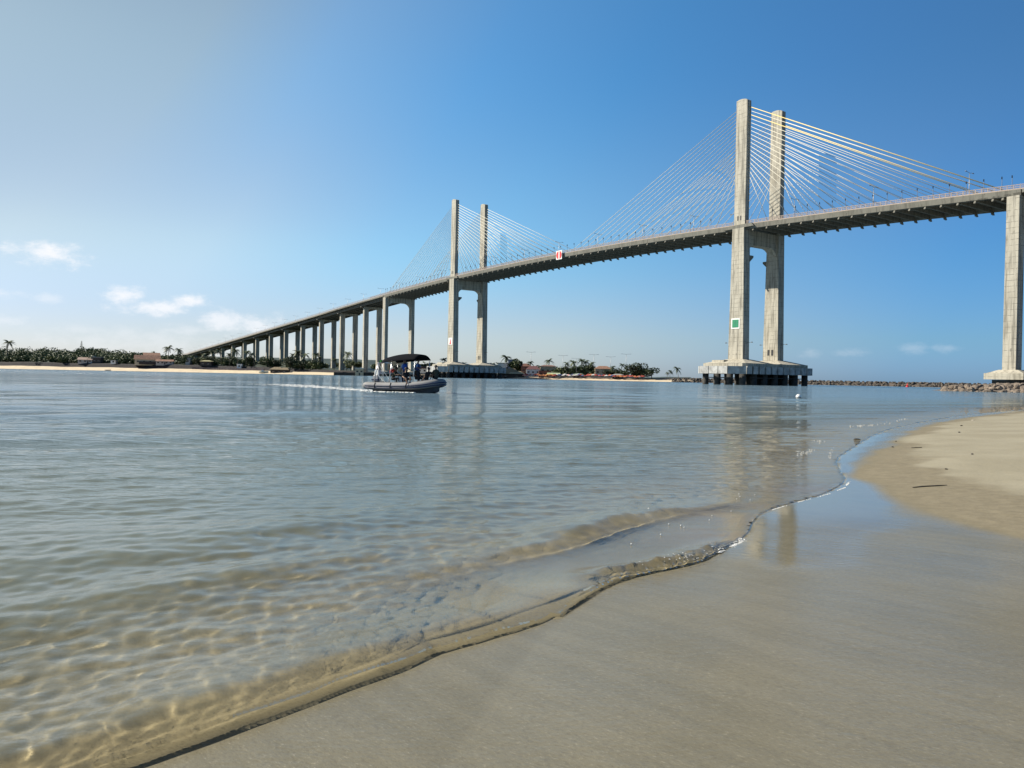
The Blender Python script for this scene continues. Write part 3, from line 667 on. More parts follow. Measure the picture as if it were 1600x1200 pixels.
# street lamps along the median
def street_lamp():
    e = empty('street_lamp'); m = MB(); m.tube([(0, 0, .6), (0, 0, 4), (0, 0, 9.0)], [.13, .11, .08], 8); m.build('pole', METAL, e, True)
    for sg in (1, -1):
        m = MB(); m.tube([(0, sg * .02, 8.95), (0, sg * .9, 9.12), (0, sg * 1.7, 9.2)], .06, 6); a = m.build('arm', METAL, e, True)
        m = MB(); m.box((0, sg * 2.15, 9.22), (.34, .95, .16), 0, .75); m.build('lamp_head', METAL, a)
    return e
lamp0 = street_lamp(); GL = 'street lamps along the bridge'
SP = [('left of the far tower' if s > SPAN else ('between the two towers' if s > 0 else 'right of the near tower'), s) for s in [335.9 + 30.6 * k for k in range(21)] + [305.6 - 30.3 * k for k in range(14)]]
SP.sort(key=lambda q: q[1]); cnt = {}; first = True
for side, s in SP:
    if abs(s) < 4 or abs(s - SPAN) < 3: continue
    if s > SPAN: j = cnt.setdefault('a', 0); cnt['a'] += 1; lab = f'thin double-armed street lamp on the deck, {nth(j)} to the left of the far tower'
    elif s > 0: j = cnt.setdefault('b', 0); cnt['b'] += 1; lab = f'thin double-armed street lamp on the deck, {nth(j)} to the left of the near tower'
    else: continue
    o = lamp0 if first else copy_tree(lamp0); first = False; bridge_place(o, s, 0, zt(s)); tag(o, lab, 'street lamp', GL)
j = 0
for s in (-15.5, -46, -76.4):
    o = copy_tree(lamp0); bridge_place(o, s, 0, zt(s)); tag(o, f'thin double-armed street lamp on the deck, {nth(j)} to the right of the near tower', 'street lamp', GL); j += 1
# low floodlights that stand at every stay on the near edge
def flood_post():
    e = empty('floodlight_post'); m = MB(); m.tube([(0, 0, .3), (0, 0, 3.5)], .07, 6); m.build('post', METAL, e)
    m = MB(); m.box((0, .12, 3.8), (.28, .36, .62), .5, .8); m.build('lamp_head', DARKM, e); return e
f0 = flood_post(); first = True; GF = 'floodlight posts beside the stays'
fl = [(a - 2.2, f'dark-headed floodlight post on the near railing, {nth(i)} to the right of the near tower') for i, a in enumerate(ANCH_R)]
fl += [(a + 2.2, f'dark-headed floodlight post on the near railing, {nth(i)} to the left of the near tower') for i, a in enumerate(ANCH_L)]
fl += [(SPAN - a - 2.2, f'dark-headed floodlight post on the near railing, {nth(i)} to the right of the far tower') for i, a in enumerate(ANCH_L)]
fl += [(SPAN - a + 2.2, f'dark-headed floodlight post on the near railing, {nth(i)} to the left of the far tower') for i, a in enumerate(ANCH_R)]
for s, lab in fl:
    o = f0 if first else copy_tree(f0); first = False; bridge_place(o, s, 10.7, zt(s)); tag(o, lab, 'floodlight', GF)
# long-armed floodlights bracketed to the legs
def arm_light():
    e = empty('bracket_floodlight'); m = MB(); m.tube([(0, 0, 0), (0, 1.4, .25), (0, 2.4, .3)], .07, 6); m.build('arm', DARKM, e)
    m = MB(); m.box((0, 2.65, .28), (.4, .6, .3), 0, .8); m.build('lamp_head', DARKM, e); return e
a0 = arm_light(); first = True
for s0, tn in ((0, 'right'), (SPAN, 'far')):
    for sg, ln in ((1, 'near'), (-1, 'far')):
        y = sg * LEGN
        for dx, dy, z, rz, where in ((4.0 if True else 0, 0, 15.5, -math.pi / 2, 'low on left edge of'), (-3.6, 0, 15.5, math.pi / 2, 'low on right edge of'), (2.5, 0, zt(s0) + 4.6, -math.pi / 2, 'above the deck on left edge of')):
            o = a0 if first else copy_tree(a0); first = False; off = 3.35 if (z < 20 and dx > 0) else (3.35 if z < 20 else 2.5)
            bridge_place(o, s0 + (off if dx > 0 else -off), y, z, rz); tag(o, f'floodlight {where} {tn} tower {ln} leg', 'floodlight', 'bracket floodlights on the towers')
# ------------------------------------------------------------------ far bank
SHORE = [(-900, 760), (-620, 690), (-425, 650), (-335, 640), (-243, 622), (-186, 602), (-132, 580), (-104, 574), (-80, 568), (-50, 556), (-9, 530), (12.6, 515), (41, 505), (80, 490), (100, 482), (112, 480)]
_sa = [0.0]
for p, q in zip(SHORE[:-1], SHORE[1:]): _sa.append(_sa[-1] + math.dist(p, q))
def shore_at(a):
    a = min(max(a, 0), _sa[-1]); i = max(k for k in range(len(_sa) - 1) if _sa[k] <= a); f = (a - _sa[i]) / (_sa[i + 1] - _sa[i])
    return SHORE[i][0] + (SHORE[i + 1][0] - SHORE[i][0]) * f, SHORE[i][1] + (SHORE[i + 1][1] - SHORE[i][1]) * f
def inland(a):
    f = a / _sa[-1]; vx = -.30 + .50 * f; n = math.hypot(vx, 1); return vx / n, 1 / n
def ss(x, a, b): t_ = min(max((x - a) / (b - a), 0), 1); return t_ * t_ * (3 - 2 * t_)
def land_h(a, q):
    x = shore_at(a)[0]; left = 1 - ss(x, -260, -60); mid = ss(x, -240, -120) * (1 - ss(x, -60, 10))
    beach = (2.6 * left + 1.5 * (1 - left)) * ss(q, -1, 15) * 1.0
    bank = (3.3 * left + .9 * (1 - left)) * ss(q, 15, 19)
    hill = (5.5 * left + 1.2 * (1 - left)) * ss(q, 26, 120) + 2.5 * left * ss(q, 120, 400) + 10 * ss(q, 300, 500) * (1 - ss(x, -220, -120))
    w = .35 * math.sin(a * .09) + .25 * math.sin(a * .23 + 1)
    return -.5 * (1 - ss(q, -4, 0)) + beach + bank + hill + w * ss(q, 4, 30)
qs = [-8, -3, 0, 2, 5, 9, 13, 15, 16, 17.5, 19, 22, 27, 34, 45, 60, 80, 105, 140, 200, 300, 420, 600, 900]
na = 170; V = []; Fc = []; mi = []
for i in range(na + 1):
    a = _sa[-1] * i / na; x, y = shore_at(a); ix, iy = inland(a)
    for q in qs: V.append((x + ix * q, y + iy * q, land_h(a, q)))
nq = len(qs)
for i in range(na):
    xm = shore_at(_sa[-1] * (i + .5) / na)[0]
    for j in range(nq - 1):
        Fc.append((i * nq + j, i * nq + j + 1, (i + 1) * nq + j + 1, (i + 1) * nq + j)[::-1]); q = qs[j]
        mi.append(0 if q < 15 else (1 if q < 19 else 2))
me = bpy.data.meshes.new('far_bank'); me.from_pydata(V, [], Fc); me.polygons.foreach_set('material_index', mi); me.update()
SANDF = simple('far_beach_sand', (.60, .49, .34), .9, .12, .2)
BANK = simple('dark_rock_bank', (.03, .026, .027), .95, .55, .9, 0, .5)
SOIL = leafmat('scrub_ground', (.022, .032, .013), (.055, .06, .025), .12)
fb = link('far_bank', me, [SANDF, BANK, SOIL], None, True); tag(fb, kind='structure')
F_ = F_PX
def place(px, q):
    """point of the far bank seen at photo column px, q metres inland"""
    best = None
    for i in range(1200):
        a = _sa[-1] * i / 1199; x, y = shore_at(a); ix, iy = inland(a); x += ix * q; y += iy * q
        e = abs(800 + F_ * x / y - px)
        if best is None or e < best[0]: best = (e, x, y, a)
    return Vector((best[1], best[2], land_h(best[3], q))), F_ / best[2]

# ------------------------------------------------------------------ vegetation
LEAF = leafmat('leaf_dark_green', (.022, .04, .014), (.065, .095, .03))
LEAF2 = leafmat('leaf_olive', (.04, .055, .018), (.11, .13, .045))
PALM_M = leafmat('palm_frond_green', (.03, .05, .018), (.09, .115, .04), .8)
BARK = simple('bark_grey_brown', (.12, .095, .07), .9, .4, 1.5)
def quad_leaf(mb, c, size, r):
    a = Vector((r.normal(), r.normal(), r.normal() * .6)).normalized(); b = a.cross(Vector((r.normal(), r.normal(), r.normal()))).normalized()
    a *= size * .75; b *= size * .45; c = Vector(c)
    mb.add([c - a, c - b * .9, c + a, c + b * .9], [(0, 1, 2, 3)])
def crown_mb(mb, r, cx, cy, z0, h, w, leaves, size, clumps=9):
    cl = []
    for i in range(clumps):
        th = r.uniform(0, 6.28); rr = w * .5 * math.sqrt(r.uniform(0, 1)) * .8; zz = z0 + h * (.2 + .62 * r.uniform(0, 1) * (1 - .5 * rr / (w * .5)))
        cl.append((cx + rr * math.cos(th), cy + rr * math.sin(th), zz, w * r.uniform(.16, .28)))
    for i in range(leaves):
        x, y, z, q = cl[r.integers(len(cl))]; v = r.normal(size=3); v /= np.linalg.norm(v) + 1e-6; k = q * r.uniform(.55, 1.05) ** .5
        quad_leaf(mb, (x + v[0] * k, y + v[1] * k, max(z0 * .7, z + v[2] * k * .75)), size * r.uniform(.7, 1.3), r)
    return cl
def tree(name, seed, h, w, leaves=520, mat=None, trunk=.28):
    r = np.random.default_rng(seed); e = empty(name); m = MB()
    cl = crown_mb(m, r, 0, 0, h * trunk, h * (1 - trunk), w, leaves, max(.45, h * .085)); m.build('crown', mat or LEAF, e, fix=False)
    m = MB(); m.tube([(0, 0, -.6), (.1, .05, h * trunk), (.05, 0, h * .6)], [.04 * h, .028 * h, .012 * h], 7)
    for c in cl[:5]: m.tube([(.1, .05, h * trunk * .9), (c[0] * .6, c[1] * .6, c[2] * .8), c[:3]], [.016 * h, .01 * h, .005 * h], 5)
    m.build('trunk', BARK, e, True); return e
def palm(name, seed, h, lean=.12, n=17, fl=3.0):
    r = np.random.default_rng(seed); e = empty(name); m = MB(); th = r.uniform(0, 6.28)
    pts = [(math.cos(th) * lean * h * (k / 6) ** 2, math.sin(th) * lean * h * (k / 6) ** 2, h * k / 6 - (.6 if k == 0 else 0)) for k in range(7)]
    m.tube(pts, [.24, .17, .15, .14, .13, .13, .15], 7); m.build('trunk', BARK, e, True)
    top = Vector(pts[-1]); m = MB()
    for k in range(n):
        az_ = 2 * math.pi * k / n + r.uniform(-.2, .2); el_ = r.uniform(-.5, 1.15); L = fl * r.uniform(.85, 1.15); d = Vector((math.cos(az_), math.sin(az_), 0)); side = Vector((-d.y, d.x, 0)); P = []
        for j in range(8):
            u = j / 7; P.append(top + d * (L * u * math.cos(el_ * (1 - .4 * u))) + Vector((0, 0, L * (u * math.sin(el_) - .62 * u * u * (1 + .4 * (el_ < 0))))))
        for j in range(7):
            p, q = P[j], P[j + 1]; wd = .62 * fl / 3 * math.sin(math.pi * min(1, .22 + .78 * (j + .5) / 7)) + .08
            for sg in (1, -1):
                drop = Vector((0, 0, -wd * .55)); tip = (p * .35 + q * .65) + side * (sg * wd) + drop + d * .18
                m.add([p, q, tip], [(0, 1, 2)])
                tip2 = (p * .7 + q * .3) + side * (sg * wd * .85) + drop * 1.2; m.add([p, p * .5 + q * .5, tip2], [(0, 1, 2)])
    m.build('crown', PALM_M, e, fix=False); return e
protoT = [tree('broadleaf_tree', 11 + i, 8, w * 1.1, 900, LEAF if i % 2 == 0 else LEAF2) for i, w in enumerate((8.5, 7.0, 10.0, 6.0))]
protoP = [palm('coconut_palm', 31 + i, 8.5, (.1, .18, .06, .14)[i]) for i in range(4)]
usedT = set(); usedP = set()
def put(protos, used, k, px, q, h, base_h, label, cat, group, zoff=0.0):
    pos, _ = place(px, q)
    if k not in used: o = protos[k]; used.add(k)
    else: o = copy_tree(protos[k])
    s = h / base_h; o.location = (pos.x, pos.y, pos.z + zoff - .15); o.scale = (s, s, s); o.rotation_euler = (0, 0, random.uniform(0, 6.28)); tag(o, label, cat, group); return o
# the wooded hill on the left reads as one mass
m = MB(); r = np.random.default_rng(5)
def woods(px0, px1, q0, q1, n, hmin, hmax, leaves=170):
    for _ in range(n):
        px = r.uniform(px0, px1); q = q0 + (q1 - q0) * r.uniform(0, 1) ** .8; p, _s_ = place_fast(px, q); h = r.uniform(hmin, hmax)
        m.cur = int(r.uniform(0, 1) < .35); crown_mb(m, r, p.x, p.y, p.z, h, h * r.uniform(.9, 1.5), leaves, .95, 6)
_cache = {}
def place_fast(px, q):
    k = (round(px / 2), round(q / 4))
    if k not in _cache: _cache[k] = place(px, q)
    return _cache[k]
woods(-110, 60, 40, 110, 46, 8, 12.5); woods(60, 170, 40, 120, 46, 8, 13); woods(150, 215, 30, 110, 30, 7, 10.5); woods(200, 290, 34, 110, 36, 5.5, 8.5); woods(-110, 210, 24, 40, 60, 3.5, 7); woods(280, 380, 40, 90, 26, 4, 7)
woods(380, 600, 60, 110, 26, 3.5, 6); woods(-110, 215, 20, 45, 120, 4, 8, 200); woods(-110, 212, 50, 120, 90, 9, 13.5); woods(205, 300, 30, 90, 40, 5.5, 9); woods(284, 402, 22, 45, 64, 4.5, 8.5); woods(410, 438, 24, 40, 12, 4, 7); woods(450, 506, 20, 34, 30, 4.5, 8); woods(866, 936, 24, 42, 46, 5, 8.5); woods(800, 818, 26, 40, 9, 6, 8.5); woods(836, 868, 40, 60, 14, 5, 7.5); woods(938, 982, 20, 34, 22, 3, 5); woods(655, 700, 46, 70, 18, 7, 11); woods(984, 1004, 14, 24, 6, 4.5, 6); woods(718, 800, 50, 70, 16, 4, 7)
o = m.build('woodland', [LEAF, LEAF2], None, fix=False); tag(o, 'dark green wood covering the low hill behind the left beach', 'woodland', None, 'stuff')
# palms that stand clear
GP = 'coconut palms on the far bank'
for k, px, q, h, lab in [(0, 10, 40, 17.5, 'lone coconut palm rising above the wood at the far left'), (1, 263, 42, 15.5, 'taller of two coconut palms right of the tiled house'), (2, 277, 40, 13.0, 'shorter of two coconut palms right of the tiled house'),
        (3, 316, 24, 9, 'coconut palm left of the low hut under the bridge end'), (0, 333, 26, 11.5, 'coconut palm right of the low hut under the bridge end'), (1, 346, 22, 12.5, 'coconut palm before the first visible bridge columns'),
        (2, 358, 22, 10, 'shorter coconut palm left of the palm trio by the seawall'), (3, 371, 20, 13.5, 'tallest coconut palm of the dark clump behind the seawall'), (0, 384, 22, 12, 'coconut palm at the right of the dark clump behind the seawall'), (1, 397, 26, 10.5, 'coconut palm above the white beached boat'),
        (2, 466, 24, 14, 'coconut palm with paler crown between bridge columns left of the huts'), (3, 474, 22, 12, 'coconut palm leaning beside the huts on the sand'), (0, 458, 28, 11, 'dark coconut palm behind the thatched huts'), (1, 489, 26, 12, 'coconut palm between the two palm clumps and the seawall'), (2, 500, 26, 9.5, 'small coconut palm left of the dark seawall'),
        (3, 541, 30, 13.5, 'coconut palm behind the dark seawall between columns'), (1, 521, 30, 9, 'small coconut palm above the left end of the dark seawall'), (0, 692, 30, 11, 'coconut palm just left of the far tower'), (2, 724, 34, 9, 'round-headed coconut palm between the far tower legs'), (3, 793, 40, 13, 'coconut palm in front of the white flat-roofed house'),
        (0, 826, 26, 11, 'coconut palm left of the red-roofed beach houses'), (1, 857, 34, 13, 'thin coconut palm above the two-storey house'), (2, 886, 26, 11, 'first coconut palm of the grove behind the beach'), (3, 896, 30, 12, 'second coconut palm of the grove behind the beach'), (0, 906, 30, 12.5, 'middle coconut palm of the grove behind the beach'),
        (1, 916, 32, 11.5, 'fourth coconut palm of the grove behind the beach'), (2, 924, 30, 10.5, 'right-hand coconut palm of the grove behind the beach'), (3, 955, 24, 8, 'coconut palm right of the red-tiled roof on the beach'), (0, 970, 24, 9.5, 'coconut palm left of the big round tree'),
        (1, 1041, 10, 5.5, 'low coconut palm left of the last tall palm on the breakwater'), (2, 1047, 9, 7, 'small coconut palm beside the last tall palm on the breakwater'), (3, 1059, 7, 9.5, 'last tall coconut palm standing alone on the breakwater')]:
    put(protoP, usedP, k, px, q, h * (.86 if px > 810 else 1), 8.5, lab, 'palm', GP)
GT = 'trees on the far bank'
for k, px, q, h, lab in [(0, 296, 26, 8, 'bushy tree under the low end of the bridge'), (1, 306, 22, 6, 'small tree left of the low hut'), (2, 325, 30, 7.5, 'wide dark tree behind the low hut'), (0, 362, 28, 8, 'dark tree behind the seawall palms'), (3, 390, 28, 8, 'dark tree at the right end of the palm clump'),
        (2, 418, 24, 8, 'round dark tree above the beached boat'), (1, 430, 28, 6.5, 'small tree right of the beached boat'), (2, 456, 22, 9, 'broad dark tree beside the thatched huts'), (0, 470, 20, 7.5, 'dark bush under the paler palm'), (2, 494, 24, 7, 'bushy tree right of the huts'), (1, 548, 26, 8, 'tree behind the dark seawall'), (3, 560, 28, 7, 'tree behind the cream block'), (0, 590, 30, 8, 'tree behind the boat canopy'),
        (2, 668, 44, 9, 'broad green tree left of the far tower'), (1, 682, 44, 10, 'taller green tree left of the far tower'), (3, 655, 44, 7, 'small tree behind the white wall'), (0, 720, 46, 7, 'low tree between the far tower legs'), (2, 774, 40, 10.5, 'round dark tree just right of the far tower'), (0, 808, 26, 10, 'dark tree right of the white flat-roofed house'), (3, 806, 22, 13, 'narrow tall tree right of the white flat-roofed house'),
        (1, 818, 28, 8, 'bushy tree behind the thatched beach bar'), (0, 845, 44, 9.5, 'tree behind the red-roofed beach houses'), (2, 868, 34, 8, 'wide tree right of the two-storey house'), (1, 880, 28, 9, 'tree at the left end of the palm grove'), (0, 893, 26, 8, 'dark tree at the front of the palm grove'), (2, 908, 26, 9, 'wide dark tree in the palm grove'), (3, 922, 27, 9, 'tree at the right of the palm grove'), (1, 933, 26, 8, 'last tree of the palm grove'),
        (0, 950, 22, 6, 'low bush left of the red-tiled roof'), (2, 963, 22, 7, 'dark bush between the roof and the round tree'), (2, 992, 18, 11.5, 'big round tree near the right end of the beach'), (1, 1004, 18, 8, 'smaller tree leaning on the big round tree'), (2, 1018, 14, 9, 'spreading tree at the right end of the beach'), (0, 976, 20, 5.5, 'low bush left of the big round tree'), (1, 784, 34, 7, 'small tree behind the pile cap of the far tower')]:
    put(protoT, usedT, k, px, q, h * (1.18 if px < 650 else .92), 8, lab, 'tree', GT)
# bare-topped spire of a Norfolk pine
e = empty('norfolk_pine'); m = MB(); m.tube([(0, 0, 0), (0, 0, 19)], [.3, .06], 7); m.build('trunk', BARK, e, True); m = MB(); r = np.random.default_rng(3)
for k in range(17):
    z = 5 + 13.4 * k / 17; L = 2.6 * (1 - k / 19) + .2
    for j in range(6):
        a_ = j * 1.047 + k * .5; m.tube([(0, 0, z), (math.cos(a_) * L * .6, math.sin(a_) * L * .6, z - .1), (math.cos(a_) * L, math.sin(a_) * L, z + .35)], [.11, .13, .03], 4)
m.build('crown', LEAF, e, fix=False); pos, _ = place(127, 64); e.location = pos; tag(e, 'thin spire-shaped pine above the wood on the left', 'tree')

# ------------------------------------------------------------------ buildings and beach things of the far bank
TERRA = simple('terracotta_tiles', (.30, .165, .11), .85, .3, .8); CREAM = simple('cream_render', (.50, .41, .28), .85, .15, .5); WALLW = simple('white_render', (.72, .70, .66), .8, .12, .4)
SHADE_IN = simple('timber_and_shade', (.05, .04, .035), .8, .3); THATCH = simple('thatch', (.24, .19, .12), .95, .35, 2); BLOCKW = simple('grey_render', (.34, .33, .32), .85, .2); BRICK = simple('brick_red', (.20, .095, .07), .85, .25, 1.5)
def house(px, q, w, d, h, roof, label, wall=WALLW, roofm=TERRA, rise=1.6, rz=0.0, cat='house', nw=2, flat=False, zoff=0.0, door=True, eave=.6):
    e = empty('house'); m = MB(); m.box((0, 0, h / 2 - .4), (w, d, h + .8)); m.build('wall', wall, e)
    if roof == 'gable':
        m = MB(); y0 = d / 2 + eave; m.prism([(-y0, h - .05), (y0, h - .05), (0, h + rise)], 0, -w / 2 - eave, w / 2 + eave); m.build('roof', roofm, e)
    elif roof == 'hip':
        m = MB(); a, b = w / 2 + eave, d / 2 + eave; m.hexa([(-a, -b, h), (a, -b, h), (a, b, h), (-a, b, h)], [(-a * .45, -.05, h + rise), (a * .45, -.05, h + rise), (a * .45, .05, h + rise), (-a * .45, .05, h + rise)]); m.build('roof', roofm, e)
    else:
        m = MB(); m.box((0, 0, h + .2), (w + .4, d + .4, .35)); m.build('roof', roofm, e)
    for i in range(nw):
        x = -w / 2 + w * (i + .5) / nw; m = MB(); m.box((x, -d / 2 - .02, h * .58), (min(1.4, w / nw * .5), .12, 1.2)); f = m.build('window', SHADE_IN, e)
        m = MB(); m.box((x, -d / 2 - .06, h * .58 - .68), (min(1.4, w / nw * .5) + .3, .2, .1)); m.build('sill', WALLW, f)
    if door: m = MB(); m.box((w * .02 + w / 2 / max(nw, 1) * (nw % 2), -d / 2 - .025, 1.0), (.95, .13, 2.0)); m.build('door', SHADE_IN, e)
    pos, _ = place(px, q); e.location = (pos.x, pos.y, pos.z + zoff); e.rotation_euler = (0, 0, rz); e.scale = (.85, .85, .82) if px > 815 else (1, 1, 1); tag(e, label, cat); return e
house(230, 20, 19, 9, 4.2, 'gable', 'cream house with stepped terracotta roof above the left beach', CREAM, TERRA, 3.6, R(24), nw=4)
_h = [o for o in bpy.data.objects if o.get('label', '').startswith('cream house')][0]
m = MB(); m.box((.8, -4.9, 1.35), (14, .8, 2.5)); m.build('veranda_shade', SHADE_IN, _h)  # dark box standing in for the shade under the front roof
house(236, 26, 12, 8, 8.0, 'gable', 'raised terracotta roof rising behind the cream house', CREAM, TERRA, 2.2, R(24), nw=2)
house(258, 21, 13, 6, 2.9, 'gable', 'low terracotta-roofed annex right of the cream house', BLOCKW, TERRA, 1.4, R(14), nw=4)
house(134, 22, 11, 6, 3.0, 'gable', 'small house with pinkish roof below the spire pine', BLOCKW, simple('pale_tiles', (.42, .30, .24), .85, .2), 2.0, R(14), nw=3)
house(143, 27, 3.5, 4, 6.0, 'flat', 'narrow white two-storey house below the spire pine', WALLW, BLOCKW, nw=1)
house(152, 24, 7, 5, 5.2, 'flat', 'dark flat-roofed house among the trees right of the white house', SHADE_IN, BLOCKW, nw=2)
house(178, 20, 4.5, 3.5, 2.2, 'flat', 'tiny pale shed at the edge of the wood', WALLW, BLOCKW, nw=1)
house(322, 19, 9, 5, 3.2, 'hip', 'low dark hut with pale roof under the bridge end', SHADE_IN, simple('pale_thatch', (.34, .32, .18), .9, .3), 1.0, nw=2)
house(295, 24, 4, 4, 5.5, 'flat', 'grey box-shaped house among bushes under the bridge end', BLOCKW, BLOCKW, nw=1)
house(375, 17, 4.0, 3, 3.2, 'flat', 'small white kiosk behind the seawall', WALLW, WALLW, nw=1)
house(433, 9, 9, 6, 1.9, 'hip', 'thatched hut on the sand beside the broad tree', SHADE_IN, THATCH, 2.0, nw=2, eave=1.0)
house(446, 10, 6, 5, 1.7, 'hip', 'smaller thatched hut right of the first one', SHADE_IN, THATCH, 1.7, nw=1, eave=.9)
house(562, 1.0, 6.0, 5, 5.2, 'flat', 'cream concrete box on the dark quay left of the boat', CREAM, WALLW, nw=2)
house(617, 34, 17, 8, 9.0, 'flat', 'pale cream building seen under the boat canopy', CREAM, WALLW, nw=5)
house(664, 22, 11, 6, 3.6, 'gable', 'white house with red tiled roof behind the inflatable boat', WALLW, BRICK, 1.5, nw=3)
house(683, 20, 15, 5, 3.4, 'flat', 'long white building left of the far tower base', WALLW, BLOCKW, nw=5)
house(791, 44, 13, 9, 8.2, 'flat', 'white flat-roofed two-storey house right of the far tower', WALLW, BLOCKW, nw=3)
house(799, 42, 5, 7, 10.5, 'flat', 'tall grey-blue block beside the white flat-roofed house', simple('bluegrey_render', (.25, .25, .33), .85, .15), BLOCKW, nw=1)
house(796, 9, 11, 8, 2.3, 'hip', 'dark thatched beach bar right of the far tower', SHADE_IN, THATCH, 3.8, nw=2, eave=1.4)
house(807, 10, 9, 6, 2.2, 'hip', 'pale straw-roofed shelter right of the thatched beach bar', SHADE_IN, simple('straw_pale', (.42, .35, .22), .9, .25), 1.9, nw=1, eave=1.2)
house(822, 24, 8, 6, 8.0, 'hip', 'brick-red house with steep roof among palms', BRICK, BRICK, 2.4, nw=2)
house(832, 22, 11, 7, 5.6, 'hip', 'white-walled house with maroon roof above the parasols', WALLW, simple('maroon_tiles', (.16, .07, .07), .85, .3), 2.8, nw=3)
house(856, 30, 12, 8, 8.2, 'hip', 'pale two-storey house with low brown roof', CREAM, simple('brown_tiles', (.20, .12, .10), .85, .3), 1.2, nw=3, eave=1.1)
house(852, 14, 10, 5, 5.0, 'flat', 'orange-red brick beach kiosk below the two-storey house', BRICK, BRICK, nw=3)
house(865, 13, 9, 5, 3.0, 'gable', 'beach kiosk with pale green awning roof', BLOCKW, simple('pale_green_sheet', (.42, .48, .30), .7, .2), .9, nw=2)
house(941, 26, 13, 7, 6.4, 'hip', 'house with bright terracotta roof right of the palm grove', CREAM, TERRA, 2.4, nw=3)
house(903, 14, 8, 4, 2.6, 'hip', 'green-roofed beach stall below the palm grove', SHADE_IN, simple('green_sheet', (.14, .20, .13), .7, .2), 1.0, nw=2)
house(964, 13, 8, 4, 2.8, 'hip', 'grey-roofed beach stall left of the big round tree', SHADE_IN, BLOCKW, .9, nw=2)
def wall(px0, px1, q, h, d, mat, label, step=6, zoff=-.6):
    m = MB(); k = max(2, int(abs(px1 - px0) / step))
    for i in range(k):
        a, _ = place(px0 + (px1 - px0) * i / k, q); b, _ = place(px0 + (px1 - px0) * (i + 1) / k, q); n_ = Vector((-(b.y - a.y), b.x - a.x, 0)).normalized() * (d / 2)
        za, zb = a.z + zoff, b.z + zoff; hh = h * random.uniform(.95, 1.05)
        m.hexa([(a.x - n_.x, a.y - n_.y, za), (b.x - n_.x, b.y - n_.y, zb), (b.x + n_.x, b.y + n_.y, zb), (a.x + n_.x, a.y + n_.y, za)], [(a.x - n_.x, a.y - n_.y, za + hh), (b.x - n_.x, b.y - n_.y, zb + hh), (b.x + n_.x, b.y + n_.y, zb + hh), (a.x + n_.x, a.y + n_.y, za + hh)])
    return tag(m.build('seawall', mat), label, 'wall')
wall(300, 412, 13.5, 2.2, 1.2, simple('purple_grey_stone', (.13, .115, .125), .95, .4, .8, 0, .4), 'purplish stone seawall along the sand under the bridge end')
wall(523, 600, 1.2, 3.6, 2.5, simple('black_wet_stone', (.035, .032, .03), .9, .4, .7), 'black wet quay wall at the foot of the bridge columns', zoff=-1.4)
wall(640, 790, 2, 2.6, 2, BANK, 'dark stone quay behind the far tower base', zoff=-1.2)
# beach parasols, the coloured rows right of the far tower
def parasol(mat):
    e = empty('parasol'); m = MB(); m.tube([(0, 0, -.2), (0, 0, 2.5)], .05, 6); m.build('pole', METAL, e); m = MB(); n = 8
    vs = [(0, 0, 2.65)] + [(1.4 * math.cos(2 * math.pi * i / n), 1.4 * math.sin(2 * math.pi * i / n), 1.95) for i in range(n)] + [(0, 0, 2.58)] + [(1.38 * math.cos(2 * math.pi * i / n), 1.38 * math.sin(2 * math.pi * i / n), 1.78) for i in range(n)]
    m.add(vs, [(0, 1 + i, 1 + (i + 1) % n) for i in range(n)] + [(1 + i, 10 + i, 10 + (i + 1) % n, 1 + (i + 1) % n) for i in range(n)] + [(9, 10 + (i + 1) % n, 10 + i) for i in range(n)])
    m.build('canopy', mat, e, fix=False); return e
PCOL = {'red': (.34, .06, .045), 'orange': (.46, .17, .06), 'white': (.55, .53, .5), 'yellow': (.66, .45, .14), 'pink': (.60, .26, .24), 'blue': (.08, .10, .22)}
prot = {}
for cn, cc in PCOL.items():
    prot[cn] = parasol(simple('canvas_' + cn, cc, .8, .15))
used = set(); cnt = {}; r = np.random.default_rng(17); px = 819.0; seq = []
while px < 1006:
    if px < 838: cn = r.choice(['red', 'white', 'pink', 'red'])
    elif px < 868: cn = r.choice(['orange', 'orange', 'yellow', 'red'])
    elif px < 905: cn = r.choice(['white', 'blue', 'pink', 'white'])
    elif px < 962: cn = r.choice(['red', 'orange', 'red', 'blue', 'white'])
    else: cn = r.choice(['red', 'pink', 'orange', 'red'])
    seq.append((px, str(cn))); px += r.uniform(1.8, 3.6)
for px, cn in seq:
    j = cnt.get(cn, 0); cnt[cn] = j + 1; pos, _ = place(px, (7 if px < 870 else 10) + r.uniform(-2.5, 3.5))
    o = prot[cn] if cn not in used else copy_tree(prot[cn]); used.add(cn); o.location = pos; s = r.uniform(.9, 1.15); o.scale = (s, s, s)
    tag(o, f'{cn} beach parasol, {nth(j)} {cn} one from the left on the far beach', 'parasol', 'beach parasols on the far bank')
for cn in PCOL:
    if cn not in used:
        for ch in list(prot[cn].children): bpy.data.objects.remove(ch)
        bpy.data.objects.remove(prot[cn])
